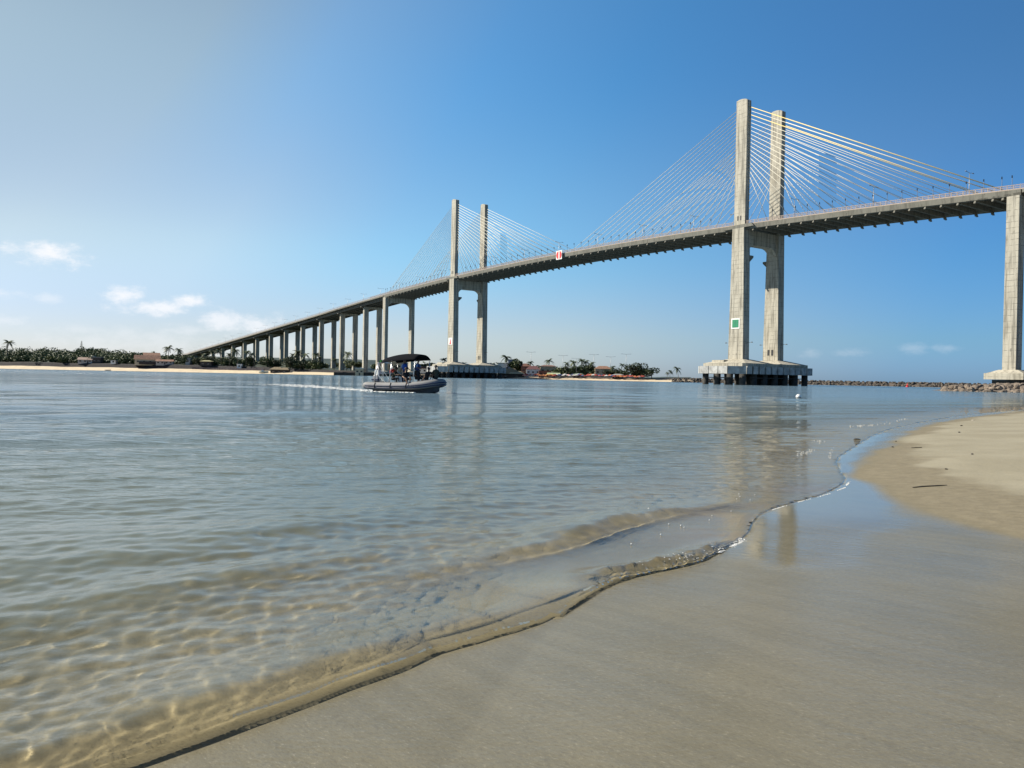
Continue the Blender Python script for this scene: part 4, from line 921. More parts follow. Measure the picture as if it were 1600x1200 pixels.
# tall lamp posts behind the beach
def tall_lamp(): 
    e = empty('tall_lamp_post'); m = MB(); m.tube([(0, 0, -.5), (0, 0, 15)], [.16, .10], 7); m.build('pole', METAL, e, True)
    for sg in (1, -1): m = MB(); m.tube([(0, 0, 14.9), (sg * 2.4, 0, 15.1)], .07, 5); a = m.build('arm', METAL, e); m = MB(); m.box((sg * 2.9, 0, 15.12), (1.1, .3, .16)); m.build('lamp_head', METAL, a)
    return e
l0 = tall_lamp(); first = True
for i, (px, q, h) in enumerate([(829, 40, 17), (879, 50, 15), (900, 18, 12), (928, 52, 15), (954, 60, 14), (978, 40, 15.5), (1002, 24, 10)]):
    o = l0 if first else copy_tree(l0); first = False; pos, _ = place(px, q); o.location = pos; o.scale = (1, 1, h / 15.); tag(o, f'tall thin double-armed lamp post behind the far beach, {nth(i)} from the left', 'lamp post', 'lamp posts behind the far beach')
# small beached boats
def rowboat(name, L, w, h, mat):
    e = empty(name); m = MB(); n = 9; vs = []; fs = []
    for i in range(n):
        u = i / (n - 1); k = math.sin(math.pi * (.12 + .88 * (1 - u) ** .8) / 1.0) if False else (1 - u ** 2.6) * (.72 + .28 * min(1, u * 3)); x = -L / 2 + L * u; z = h * (1 + .35 * u * u)
        vs += [(x, -w / 2 * k, z), (x, -w / 2 * k * .7, h * .25), (x, 0, 0 + .12 * u * u), (x, w / 2 * k * .7, h * .25), (x, w / 2 * k, z), (x, w / 2 * k * .86, z - .05), (x, 0, h * .35), (x, -w / 2 * k * .86, z - .05)]
    for i in range(n - 1):
        for j in range(8): fs.append((i * 8 + j, i * 8 + (j + 1) % 8, i * 8 + 8 + (j + 1) % 8, i * 8 + 8 + j))
    fs += [tuple(range(8))]; m.add(vs, fs); m.build('hull', mat, e, True)
    m = MB()
    for x in (-L * .22, L * .12): m.box((x, 0, h * .72), (.3, w * .75, .07))
    m.build('thwart', BARK, e); return e
e = rowboat('fishing_boat', 7.0, 2.2, 1.3, simple('pale_green_boat', (.55, .58, .48), .6, .15)); m = MB(); m.box((-.8, 0, 1.55), (2.2, 1.5, 1.1), 0, .85); m.build('cabin', WHITE, e); pos, _ = place(411, 4); e.location = pos + Vector((0, 0, .05)); e.rotation_euler = (0, 0, R(15)); tag(e, 'small white fishing boat drawn up on the sand under the bridge', 'boat')
e = rowboat('rowing_boat', 5.5, 1.5, .6, simple('dark_boat', (.06, .06, .07), .6, .2)); pos, _ = place(168, 1.2); e.location = pos; e.rotation_euler = (0, 0, R(-8)); tag(e, 'low dark rowing boat at the water line of the left beach', 'boat')

# ------------------------------------------------------------------ breakwater, rock point, buoys
ROCK = simple('boulder_brown', (.20, .16, .125), .95, .5, .55, 0, .6); ROCKD = simple('boulder_dark', (.10, .085, .07), .95, .5, .55, 0, .6)
def rock_mesh(seed):
    r = np.random.default_rng(seed); bm = bmesh.new(); bmesh.ops.create_icosphere(bm, subdivisions=2, radius=1)
    pl = [(Vector(r.normal(size=3)).normalized(), r.uniform(.55, .85)) for _ in range(9)]
    for v in bm.verts:
        for n_, d_ in pl:
            q = v.co.dot(n_)
            if q > d_: v.co -= n_ * (q - d_) * .92
        v.co.z *= .78; v.co += Vector(r.normal(size=3)) * .035
    me = bpy.data.meshes.new('boulder'); bm.to_mesh(me); bm.free(); me.materials.append(ROCK); return me
RM = [rock_mesh(50 + i) for i in range(7)]; RMD = [q.copy() for q in RM]
for q in RMD: q.materials.clear(); q.materials.append(ROCKD)
def boulder(p, s, label, group, src=RM):
    o = bpy.data.objects.new('boulder', src[random.randrange(7)]); COL.objects.link(o); o.location = p; o.scale = (s * random.uniform(.8, 1.3), s * random.uniform(.8, 1.2), s * random.uniform(.8, 1.1)); o.rotation_euler = (random.uniform(-.5, .5), random.uniform(-.5, .5), random.uniform(0, 6.28)); tag(o, label, 'boulder', group)
# rock point at the right: ridge line from its tip back past the pier
TIP = [(108, 192), (106, 184), (112, 176), (124, 176), (140, 182), (170, 190), (220, 205)]
MOUND = simple('rubble_core', (.13, .105, .085), .95, .5, 1.2, 0, .5)
RIDGE = [(112, 190), (124, 190), (140, 197), (170, 207), (230, 225)]
def core(poly, hw, top, name):
    m = MB(); n = len(poly)
    for i in range(n - 1):
        a, b = Vector(poly[i] + (0,)), Vector(poly[i + 1] + (0,)); d_ = (b - a).normalized(); pn = Vector((-d_.y, d_.x, 0)); k = 7
        vs = []
        for p, hh in ((a, top[i]), (b, top[i + 1])):
            for j in range(k): u = -1 + 2 * j / (k - 1); vs.append(p + pn * (u * hw) + Vector((0, 0, (hh + 1.2) * max(0, 1 - abs(u) ** 1.5) - 1.2)))
        m.add(vs, [(j, j + 1, k + j + 1, k + j) for j in range(k - 1)])
    return tag(m.build(name, MOUND, None, True), kind='structure')
core([(104, 184)] + RIDGE, 17, [-.6, 1.0, 1.7, 2.3, 2.6, 2.6], 'rock_ground')
PIERX, PIERY = bpt(S_P1, 0)[:2]
k = 0; tries = 0; r = np.random.default_rng(23)
def ridge_h(x, y):
    best = -9
    pts = [(104, 184)] + RIDGE; tp = [-.6, 1.0, 1.7, 2.3, 2.6, 2.6]
    for i in range(len(pts) - 1):
        ax, ay = pts[i]; bx, by = pts[i + 1]; dx, dy = bx - ax, by - ay; t_ = min(max(((x - ax) * dx + (y - ay) * dy) / (dx * dx + dy * dy), 0), 1); d_ = math.hypot(x - ax - t_ * dx, y - ay - t_ * dy)
        hh = tp[i] + (tp[i + 1] - tp[i]) * t_; best = max(best, (hh + 1.2) * max(0, 1 - (d_ / 17) ** 1.5) - 1.2)
    return best
spots = []
while k < 185 and tries < 9000:
    tries += 1; y = r.uniform(158, 205); x = r.uniform(.55, .70) * y
    hh = ridge_h(x, y)
    if hh < -.35: continue
    s = r.uniform(.55, 1.15)
    if any((x - a) ** 2 + (y - b) ** 2 < (.62 * (s + c_)) ** 2 for a, b, c_ in spots): continue
    bx_, by_ = x - PIERX, y - PIERY; lx = bx_ * DX + by_ * DY; ly = -bx_ * DY + by_ * DX
    spots.append((x, y, s)); boulder((x, y, hh + .12 * s), s, 'brown boulder in the rock heap below the right-hand pier', 'boulders of the rock heap on the right'); k += 1
# breakwater closing the river mouth
BW = [(98, 480), (125, 476), (170, 466), (215, 452), (262, 432), (300, 410), (360, 370)]
core([p for p in BW], 7.5, [.9, 1.6, 1.9, 1.9, 1.9, 1.9, 1.9], 'breakwater_ground')
def along(poly, f):
    L = [math.dist(p, q) for p, q in zip(poly[:-1], poly[1:])]; t_ = f * sum(L)
    for (p, q), l in zip(zip(poly[:-1], poly[1:]), L):
        if t_ <= l: return Vector((p[0] + (q[0] - p[0]) * t_ / l, p[1] + (q[1] - p[1]) * t_ / l, 0)), Vector((q[0] - p[0], q[1] - p[1], 0)).normalized()
        t_ -= l
    return Vector(poly[-1] + (0,)), Vector((1, 0, 0))
mb = MB(); nb = 0
for i in range(900):
    f = r.uniform(0, .8); p, d_ = along(BW, f); side = r.uniform(-.1, 1.0); pn = Vector((d_.y, -d_.x, 0)); q = p + pn * (side * 6.6); hh = 3.1 * max(0, 1 - abs(side) ** 1.5) - 1.1
    s = r.uniform(.5, 1.15)
    if nb < 112 and s > .72 and f > .05: boulder((q.x, q.y, hh + .25), s, 'dark boulder in the long breakwater across the river mouth', 'boulders of the breakwater', RMD); nb += 1
    else:
        src = RM[r.integers(7)]; a_ = r.uniform(0, 6.28); ca, sa = math.cos(a_), math.sin(a_)
        mb.add([(q.x + s * (v.co.x * ca - v.co.y * sa), q.y + s * (v.co.x * sa + v.co.y * ca), hh + .2 + s * v.co.z) for v in src.vertices], [tuple(f_.vertices) for f_ in src.polygons])
tag(mb.build('breakwater_rocks', ROCKD, None, fix=False), 'jumbled dark rocks filling the long breakwater across the river mouth', 'rocks', None, 'stuff')
m = MB()
for i in range(95):
    p, d_ = along(BW, .06 + .78 * i / 95); q = p - Vector((d_.y, -d_.x, 0)) * .8; m.box((q.x, q.y, 1.9), (1.1, 1.1, 1.7), math.atan2(d_.y, d_.x))
for i in range(40):
    p, d_ = along(BW, .05 + .8 * i / 40); p2, _ = along(BW, .05 + .8 * (i + 1) / 40); c_ = (p + p2) / 2 - Vector((d_.y, -d_.x, 0)) * .8; m.box((c_.x, c_.y, 1.65), ((p2 - p).length + .3, .8, 1.0), math.atan2((p2 - p).y, (p2 - p).x))
tag(m.build('parapet_wall', simple('dark_concrete', (.10, .095, .09), .9, .4, .6)), 'dark crenellated parapet along the top of the breakwater', 'wall')
e = empty('mooring_buoy', (26.6, 72.6, 0)); m = MB(); m.ball((0, 0, .10), (.24, .24, .22), 16, 10); m.build('float', WHITE, e, True); m = MB(); m.tube([(0, 0, -.14), (0, 0, .04)], [.2, .255], 16); m.build('band', DARKM, e, True); m = MB(); m.tube([(-.05, 0, .30), (-.05, 0, .38), (.05, 0, .38), (.05, 0, .30)], .015, 6); m.build('ring', METAL, e); tag(e, 'small white mooring buoy floating right of the near tower', 'buoy')
e = empty('channel_buoy', (198, 392, 0)); e.scale = (.7, .7, .75); m = MB(); m.tube([(0, 0, -.3), (0, 0, .5)], [1.1, 1.1], 12); m.build('float', RED, e, True); m = MB(); m.tube([(0, 0, .5), (0, 0, 2.1)], [.8, .15], 10); m.build('tower', RED, e, True); m = MB(); m.ball((0, 0, 2.3), .22, 8, 6); m.build('topmark', RED, e, True); tag(e, 'red conical channel buoy in front of the breakwater', 'buoy')
# ------------------------------------------------------------------ inflatable boat (x to the bow, y to port, z = 0 at the water line)
BX, BY, BYAW = -8.45, 64.0, R(-28)
TUBE = simple('tube_light_grey', (.22, .22, .22), .6, .12, 1.2, spec=.25); NAVY = simple('navy_band', (.025, .03, .075), .45, .15); HULLM = simple('hull_dark_grey', (.07, .075, .085), .5, .2)
CANV = simple('canopy_navy_black', (.005, .006, .009), .9, .2, 4, spec=.08); STEEL = simple('stainless_tube', (.62, .62, .62), .3, .08, 3, .8); BOWC = simple('bow_cover_grey', (.13, .135, .15), .6, .15)
boat = empty('inflatable_boat', (BX, BY, 0.0), BYAW); tag(boat, 'grey rigid inflatable boat with dark canopy and outboard motor carrying eight people', 'boat')
def tube_path():
    P = [(-3.75, -1.12, .50), (-2.6, -1.14, .48), (-1, -1.15, .48), (.6, -1.13, .52), (1.7, -1.02, .60), (2.5, -.80, .72), (3.05, -.45, .83), (3.22, 0, .87)]
    return P + [(x, -y, z) for x, y, z in P[-2::-1]]
TP = smooth_poly(tube_path(), 2)
m = MB(); rad = [(.10 if i in (0, len(TP) - 1) else .20 if i in (1, len(TP) - 2) else .28 if i in (2, len(TP) - 3) else .31) for i in range(len(TP))]; m.tube(TP, rad, 16); tube_o = m.build('tube', TUBE, boat, True)
def offs(p_list, out, dz):
    Q = []
    for i, p in enumerate(p_list):
        a, b = p_list[max(i - 1, 0)], p_list[min(i + 1, len(p_list) - 1)]; d_ = Vector((b[0] - a[0], b[1] - a[1], 0)).normalized(); n_ = Vector((d_.y, -d_.x, 0)); Q.append((p[0] + n_.x * out, p[1] + n_.y * out, p[2] + dz))
    return Q
inn = TP[3:-3]
m = MB(); m.tube(offs(inn, .295, .02), .055, 6); m.build('rubbing_strake', NAVY, tube_o, True)
m = MB(); m.tube(offs(inn, .262, -.15), .06, 6); m.build('rubbing_strake', NAVY, tube_o, True)
m = MB()
for i in (6, 10, 14): m.tube([offs(TP, .2, .26)[i], offs(TP, .33, .06)[i], offs(TP, .27, -.2)[i]], .05, 5); m.tube([offs(TP, .2, .26)[-i], offs(TP, .33, .06)[-i], offs(TP, .27, -.2)[-i]], .05, 5)
m.build('grab_strap', DARKM, tube_o, True)
m = MB(); k = 9; secs = [(-3.1, .85, .42, -.32), (-1, .88, .42, -.34), (1, .84, .46, -.3), (2.2, .55, .55, -.1), (2.95, .12, .66, .35)]; vs = []
for x, w_, zt_, zb in secs:
    vs += [(x, -w_, zt_), (x, -w_ * .8, zb * .4), (x, 0, zb), (x, w_ * .8, zb * .4), (x, w_, zt_)]
fs = [(i * 5 + j, i * 5 + j + 1, i * 5 + j + 6, i * 5 + j + 5) for i in range(4) for j in range(4)] + [(0, 1, 2, 3, 4), tuple(20 + j for j in (4, 3, 2, 1, 0))]
fs += [(i * 5, (i + 1) * 5, (i + 1) * 5 + 4, i * 5 + 4) for i in range(4)]
m.add(vs, fs); m.build('hull', HULLM, boat)
m = MB(); m.hexa([(1.35, -.86, .62), (2.95, -.40, .80), (2.95, .40, .80), (1.35, .86, .62)], [(1.45, -.72, .98), (2.8, -.32, 1.12), (2.8, .32, 1.12), (1.45, .72, .98)]); m.build('bow_cover', BOWC, boat)
m = MB(); m.box((-.55, 0, .82), (.62, .72, .86), 0, .85); cons = m.build('console', WHITE, boat); m = MB(); m.hexa([(-.62, -.34, 1.26), (-.34, -.34, 1.24), (-.34, .34, 1.24), (-.62, .34, 1.26)], [(-.58, -.28, 1.55), (-.52, -.28, 1.55), (-.52, .28, 1.55), (-.58, .28, 1.55)]); m.build('windscreen', simple('smoked_screen', (.03, .035, .04), .15, .1), cons)
m = MB(); m.tube([(-.95 + .0 + .17 * 0, .2 * math.cos(q), 1.12 + .2 * math.sin(q)) for q in np.linspace(0, 6.28, 13)], .018, 5, False); m.build('steering_wheel', DARKM, cons, True)
for x, l in ((-1.45, .55), (.55, .6), (-2.3, .5)): m = MB(); m.box((x, 0, .62), (l, 1.25, .36), 0, .95); m.build('bench', DARKM if x < 0 else WHITE, boat)
m = MB(); m.box((-3.0, 0, .52), (.1, 1.75, .62)); m.build('transom', HULLM, boat)
# outboard motor
om = MB(); om.hexa([(-3.62, -.23, .86), (-3.02, -.20, .86), (-3.02, .20, .86), (-3.62, .23, .86)], [(-3.5, -.19, 1.30), (-3.08, -.17, 1.36), (-3.08, .17, 1.36), (-3.5, .19, 1.30)]); om.hexa([(-3.5, -.19, 1.30), (-3.08, -.17, 1.36), (-3.08, .17, 1.36), (-3.5, .19, 1.30)], [(-3.38, -.11, 1.41), (-3.15, -.10, 1.44), (-3.15, .10, 1.44), (-3.38, .11, 1.41)])
mo = om.build('outboard_motor', simple('motor_white', (.34, .34, .36), .35, .1), boat)
m = MB(); m.box((-3.25, 0, .35), (.3, .16, 1.05), 0, 1.1); m.tube([(-3.5, 0, -.25), (-3.05, 0, -.25)], [.06, .09], 8); m.build('motor_leg', DARKM, mo); m = MB(); m.box((-3.32, 0, .98), (.64, .475, .10)); m.build('motor_stripe', NAVY, mo)
# stern arch with aerials and ensign
m = MB()
for y in (-1.0, 1.0): m.tube([(-2.75, y, .70), (-2.62, y, 1.5), (-2.45, y * .92, 2.35)], .045, 8); m.tube([(-2.05, y, .72), (-2.3, y, 1.4), (-2.45, y * .92, 2.3)], .035, 8)
m.tube([(-2.45, -.92, 2.35), (-2.42, 0, 2.42), (-2.45, .92, 2.35)], .045, 8); arch = m.build('stern_arch', STEEL, boat, True)
m = MB(); m.box((-2.7, -.55, 1.62), (.4, .5, .34), 0, .9); m.build('arch_box', WHITE, arch); m = MB(); m.tube([(-2.8, -.3, 2.3), (-2.95, -.3, 3.1)], .018, 5); m.build('aerial', DARKM, arch)
m = MB(); m.tube([(-3.0, .6, .8), (-3.15, .6, 2.75)], .018, 5); fl_ = m.build('flag_pole', STEEL, boat)
fgm = MB(); n = 6; vs = []
for i in range(n + 1):
    for z in (2.68, 2.44): vs += [(-3.14 - .34 * i / n, .6 + .05 * math.sin(i * 1.6), z - .02 * i), ]
fgm.add(vs, [(2 * i, 2 * i + 2, 2 * i + 3, 2 * i + 1) for i in range(n)]); fo = fgm.build('flag', simple('green_yellow_cloth', (.06, .30, .05), .8, .2), boat); sol = fo.modifiers.new('thick', 'SOLIDIFY'); sol.thickness = .006
# canopy on hoops
m = MB(); nx, ny = 12, 10; vs = []; fs = []
for lay, dz in ((0, 0), (1, -.05)):
    for i in range(nx + 1):
        u = i / nx; x = -2.0 + 3.4 * u; crest = 2.66 + .5 * math.sin(math.pi * (.08 + .62 * u)) ** .8
        for j in range(ny + 1):
            w_ = -1 + 2 * j / ny; vs.append((x, w_ * 1.08, crest - .40 * abs(w_) ** 2.4 * (1 + .35 * math.sin(math.pi * u)) + dz))
N1 = (nx + 1) * (ny + 1)
for i in range(nx):
    for j in range(ny):
        a = i * (ny + 1) + j; fs += [(a, a + 1, a + ny + 2, a + ny + 1), (N1 + a, N1 + a + ny + 1, N1 + a + ny + 2, N1 + a + 1)]
rim = [j for j in range(ny + 1)] + [i * (ny + 1) + ny for i in range(1, nx + 1)] + [nx * (ny + 1) + j for j in range(ny - 1, -1, -1)] + [i * (ny + 1) for i in range(nx - 1, 0, -1)]
for a, b in zip(rim, rim[1:] + rim[:1]): fs.append((a, b, N1 + b, N1 + a))
m.add(vs, fs); can = m.build('canopy', CANV, boat, True)
for x0, x1, z1 in ((-1.9, -1.9, 2.38), (-1.2, -.95, 2.60), (1.2, 1.28, 2.58), (1.1, 1.36, 2.6)):
    m = MB()
    for y in (-1.04, 1.04): m.tube([(x0, y, .72), (x0 * .6 + x1 * .4, y, 1.5), (x1, y * 1.0, z1)], .018, 6)
    m.build('canopy_pole', STEEL, can, True)
m = MB(); m.tube([(-2.35, -1.0, 2.3), (-1.5, -1.08, 1.4), (-.9, -1.1, .76)], .014, 5); m.tube([(-2.5, -1.0, 1.5), (-1.9, -1.08, 1.0), (-1.5, -1.1, .78)], .014, 5); m.build('stay_rope', WHITE, boat)

# ------------------------------------------------------------------ people
SKIN_D = simple('skin_brown', (.17, .085, .05), .55, .12, 6); SKIN_L = simple('skin_tan', (.34, .19, .12), .55, .12, 6); HAIR = simple('hair_black', (.012, .010, .009), .6, .3, 20)
CLO = {'black': (.015, .015, .018), 'navy': (.02, .028, .075), 'olive': (.05, .048, .03), 'brown': (.07, .04, .028), 'blue': (.03, .10, .42), 'sky': (.28, .38, .58), 'red': (.55, .06, .03), 'grey': (.12, .12, .125), 'dkblue': (.015, .03, .14), 'pale': (.45, .44, .42)}
CM = {}
def cmat(c):
    if c not in CM: CM[c] = simple('cloth_' + c, CLO[c], .85, .25, 9)
    return CM[c]
def ik(a, c, l1, l2, pole):
    a, c = Vector(a), Vector(c); d_ = c - a; L = min(max(d_.length, .05), (l1 + l2) * .998); dn = d_.normalized(); x = (l1 * l1 - l2 * l2 + L * L) / (2 * L); h = math.sqrt(max(0, l1 * l1 - x * x)); p = Vector(pole); p = p - dn * p.dot(dn)
    if p.length < 1e-4: p = Vector((0, 0, 1)) - dn * dn.z
    return a + dn * x + p.normalized() * h, a + dn * L
def person(loc, yaw, label, lean=(0, 0), head=(0, 0), pelvis=.93, hands=((.15, -.3, .85), (.15, .3, .85)), feet=((0, -.12, 0), (0, .12, 0)), knee=(1, 0, 0), elbow=(-1, 0, -.3), top='black', legs='black', sleeve=None, shorts=False, vest=None, skin=SKIN_D, cap=None, scale=1.18, barefoot=False):
    """x is where the person faces; all joints in metres above the floor"""
    e = empty('person', loc, yaw); tag(e, label, 'person')
    P = Vector((0, 0, pelvis)); up_ = Vector((lean[0], lean[1], 1)).normalized(); side = Vector((0, 1, 0)); fw = side.cross(up_).normalized()
    waist = P + up_ * .12; chest = P + up_ * .34; neck = P + up_ * .53; hb = neck + up_ * .07 + Vector((.02, 0, 0)); hd = (up_ * .4 + Vector((head[0], head[1], 1)) * .8).normalized()
    headc = hb + hd * .12
    seg = []      # (a, b, ra, rb, region)
    J = {}
    sk_v = [P, waist, chest, neck, hb + hd * .03]; sk_r = [(.155, .115), (.14, .105), (.17, .12), (.085, .075), (.055, .055)]; sk_e = [(0, 1), (1, 2), (2, 3), (3, 4)]; reg = ['legs', 'top', 'top', 'top', 'skin']
    def addv(p, r_, parent, rg): sk_v.append(Vector(p)); sk_r.append((r_, r_)); sk_e.append((parent, len(sk_v) - 1)); reg.append(rg); return len(sk_v) - 1
    hi = addv(headc - hd * .04 + fw * .02, .075, 4, 'skin'); hi2 = addv(headc + hd * .04, .098, hi, 'skin'); addv(headc + hd * .105, .07, hi2, 'hair')
    wr = []
    for s_, tgt in ((-1, hands[0]), (1, hands[1])):
        sh = chest + up_ * .135 + side * (s_ * .185); si = addv(sh, .068, 2, 'sleeve'); el_, w_ = ik(sh, tgt, .29, .26, Vector(elbow) + Vector((0, s_ * .35, 0)))
        ei = addv(el_, .043, si, 'sleeve'); mi_ = addv(el_ * .45 + w_ * .55, .036, ei, 'skin'); wi = addv(w_, .026, mi_, 'skin'); d_ = (w_ - el_).normalized(); pi_ = addv(w_ + d_ * .07, .034, wi, 'skin'); wr.append((w_, d_))
    for s_, ft in ((-1, feet[0]), (1, feet[1])):
        hip = P + side * (s_ * .10) - up_ * .05; h_i = addv(hip, .098, 0, 'legs'); kn, an = ik(hip, Vector(ft) + Vector((0, 0, .08)), .43, .41, Vector(knee) + Vector((0, s_ * .25, 0)))
        ki = addv(kn, .062, h_i, 'legs'); ci = addv(kn * .6 + an * .4, .056, ki, 'skin' if shorts else 'legs'); ai = addv(an, .038, ci, 'skin' if shorts else 'legs'); sh_d = Vector((kn.x - an.x, kn.y - an.y, 0)); toe = Vector((1, s_ * .15, 0)) if sh_d.length < .2 else (sh_d.normalized() * .7 + Vector((.6, 0, 0))).normalized()
        addv(an + toe.normalized() * .15 - Vector((0, 0, .045)), .036, ai, 'skin' if barefoot else 'shoe')
    me = bpy.data.meshes.new('body'); me.from_pydata(sk_v, sk_e, []); ob = bpy.data.objects.new('body', me); COL.objects.link(ob)
    md = ob.modifiers.new('skin', 'SKIN'); md.use_smooth_shade = True; md.branch_smoothing = .3
    for v, r_ in zip(me.skin_vertices[0].data, sk_r): v.radius = r_; v.use_root = False
    me.skin_vertices[0].data[0].use_root = True; sb = ob.modifiers.new('sub', 'SUBSURF'); sb.levels = 1; sb.render_levels = 1
    dg = bpy.context.evaluated_depsgraph_get(); nm = bpy.data.meshes.new_from_object(ob.evaluated_get(dg)); bpy.data.objects.remove(ob)
    # fingers, nose and ears join the same body mesh
    mb_ = MB(); mb_.v = [tuple(v.co) for v in nm.vertices]; mb_.f = [tuple(p.vertices) for p in nm.polygons]; nb_ = len(mb_.f)
    for w_, d_ in wr:
        sd_ = d_.cross(Vector((0, 0, 1)));  sd_ = sd_.normalized() if sd_.length > .1 else Vector((0, 1, 0)); dn = d_.cross(sd_).normalized(); base = w_ + d_ * .085
        for q, (o_, l_) in enumerate(((-.03, .065), (-.01, .078), (.01, .082), (.03, .07))): b0_ = base + sd_ * o_; mb_.tube([b0_, b0_ + d_ * l_ * .5 + dn * .006, b0_ + d_ * l_ * .85 + dn * .028], [.0095, .0088, .006], 5)
        mb_.tube([w_ + d_ * .03 - sd_ * .022, w_ + d_ * .06 - sd_ * .055, w_ + d_ * .095 - sd_ * .062 + dn * .02], [.011, .0095, .007], 5)
    mb_.tube([headc + fw * .085 + hd * .02, headc + fw * .118 - hd * .022], [.010, .018], 5)
    mb_.ball(headc + side * .093 - hd * .005, (.02, .012, .03), 6, 4); mb_.ball(headc - side * .093 - hd * .005, (.02, .012, .03), 6, 4)
    mats = {'top': cmat(top), 'legs': cmat(legs), 'sleeve': cmat(sleeve or top), 'skin': skin, 'hair': HAIR, 'shoe': cmat('pale') if not barefoot else skin}; keys = list(mats); ki_ = {k_: i for i, k_ in enumerate(keys)}
    bv = np.array([list(p) for p in sk_v]); A_ = np.array([bv[a] for a, b in sk_e]); B_ = np.array([bv[b] for a, b in sk_e]); rg_e = [reg[b] for a, b in sk_e]; mi_l = []
    for fi, f_ in enumerate(mb_.f):
        c_ = np.mean([mb_.v[i] for i in f_], 0)
        if fi >= nb_: mi_l.append(ki_['skin']); continue
        ab = B_ - A_; t_ = np.clip(((c_ - A_) * ab).sum(1) / ((ab ** 2).sum(1) + 1e-9), 0, 1); dd = np.linalg.norm(A_ + ab * t_[:, None] - c_, axis=1); k_ = rg_e[int(dd.argmin())]
        mi_l.append(ki_['hair' if k_ == 'hair' else k_])
    b_me = bpy.data.meshes.new('body'); b_me.from_pydata(mb_.v, [], mb_.f); b_me.polygons.foreach_set('material_index', mi_l); b_me.update()
    link('body', b_me, [mats[k_] for k_ in keys], e, True)
    # face: eyes, mouth
    fc = MB()
    for s_ in (-1, 1): fc.ball(headc + fw * .088 + side * (s_ * .033) + hd * .012, (.010, .013, .009), 6, 4)
    fc.tube([headc + fw * .09 - side * .022 - hd * .06, headc + fw * .098 - hd * .063, headc + fw * .09 + side * .022 - hd * .06], .006, 5); fc.build('face_features', HAIR, e)
    h_ = MB(); n1, n2 = 12, 6; vs = []
    for i in range(n2 + 1):
        ph = math.pi * .56 * i / n2
        for k_ in range(n1):
            a_ = 2 * math.pi * k_ / n1; cut = 1.0 if math.cos(a_) < .35 else .62; q = ph * cut; d_ = hd * math.cos(q) + (fw * math.cos(a_) + side * math.sin(a_)) * math.sin(q); vs.append(headc + hd * .015 - fw * .006 + d_ * .118)
    h_.add(vs, [(i * n1 + k_, i * n1 + (k_ + 1) % n1, (i + 1) * n1 + (k_ + 1) % n1, (i + 1) * n1 + k_) for i in range(n2) for k_ in range(n1)]); h_.build('cap' if cap else 'hair', cmat(cap) if cap else HAIR, e, True)
    if vest:
        v_ = MB(); n1 = 14; rows = [(.06, .175, .135), (.2, .185, .15), (.36, .20, .16), (.46, .175, .14), (.52, .12, .10)]; vs = []
        for hh, a_, b_ in rows:
            for k_ in range(n1):
                q = 2 * math.pi * k_ / n1; vs.append(P + up_ * hh + side * (a_ * math.sin(q)) + fw * (b_ * math.cos(q)))
        v_.add(vs, [(i * n1 + k_, i * n1 + (k_ + 1) % n1, (i + 1) * n1 + (k_ + 1) % n1, (i + 1) * n1 + k_) for i in range(4) for k_ in range(n1)]); vo = v_.build('life_vest', cmat(vest), e, True); sl = vo.modifiers.new('thick', 'SOLIDIFY'); sl.thickness = .03
    e.scale = (scale,) * 3
    return e
def on_boat(x, y, z): c_, s_ = math.cos(BYAW), math.sin(BYAW); return (BX + x * c_ - y * s_, BY + x * s_ + y * c_, z)
FL = .60
person(on_boat(-1.22, -.55, FL), BYAW + R(8), 'seated person in dark olive clothes and red life collar at the stern, leaning forward', (.42, 0), (.3, 0), .44, ((.62, -.25, .72), (.66, .15, .74)), ((.42, -.16, 0), (.45, .16, 0)), (1, 0, 1), (-.4, 0, -1), 'olive', 'black', None, False, None, SKIN_D)
v_ = MB(); v_.tube([(-.10, -.17, .80), (-.05, -.19, .93), (.06, -.12, 1.02), (.0, .0, 1.04), (.06, .12, 1.02), (-.05, .19, .93), (-.10, .17, .80)], [.05, .075, .07, .065, .07, .075, .05], 8)
v_.build('life_collar', cmat('red'), [o for o in bpy.data.objects if o.name.startswith('person')][-1], True)
person(on_boat(-.72, .35, FL), BYAW + R(-10), 'standing person all in brown and black at the console under the canopy', (.05, 0), (.1, 0), .93, ((.38, -.2, 1.05), (.38, .2, 1.05)), ((.05, -.14, 0), (0, .14, 0)), (1, 0, 0), (-1, 0, -.4), 'brown', 'black')
person(on_boat(-.12, -.35, FL + .04), BYAW + R(150), 'standing person in bright blue life vest with back half turned, reaching towards the stern', (.10, .03), (.15, 0), .93, ((.30, .28, .95), (.42, .16, .78)), ((.0, -.13, 0), (.05, .13, 0)), (1, 0, 0), (-1, 0, -.4), 'sky', 'navy', 'sky', False, 'blue', SKIN_L, 'dkblue')
person(on_boat(.36, -.92, FL + .02), BYAW + R(-30), 'person in black sitting on the tube with bare legs hanging and light sandals', (-.10, .05), (.2, 0), .36, ((.28, -.25, .50), (.40, .22, .42)), ((.52, -.10, -.02), (.34, .14, .05)), (.6, 0, 1), (-.6, 0, -.6), 'black', 'black', None, True, None, SKIN_L)
person(on_boat(.66, .15, FL), BYAW + R(-20), 'seated person in brown at mid boat between the two standing in blue', (.08, 0), (.1, 0), .50, ((.35, -.2, .62), (.35, .2, .62)), ((.42, -.13, 0), (.42, .13, 0)), (1, 0, 1), (-.5, 0, -1), 'brown', 'black', None, False, None, SKIN_D)
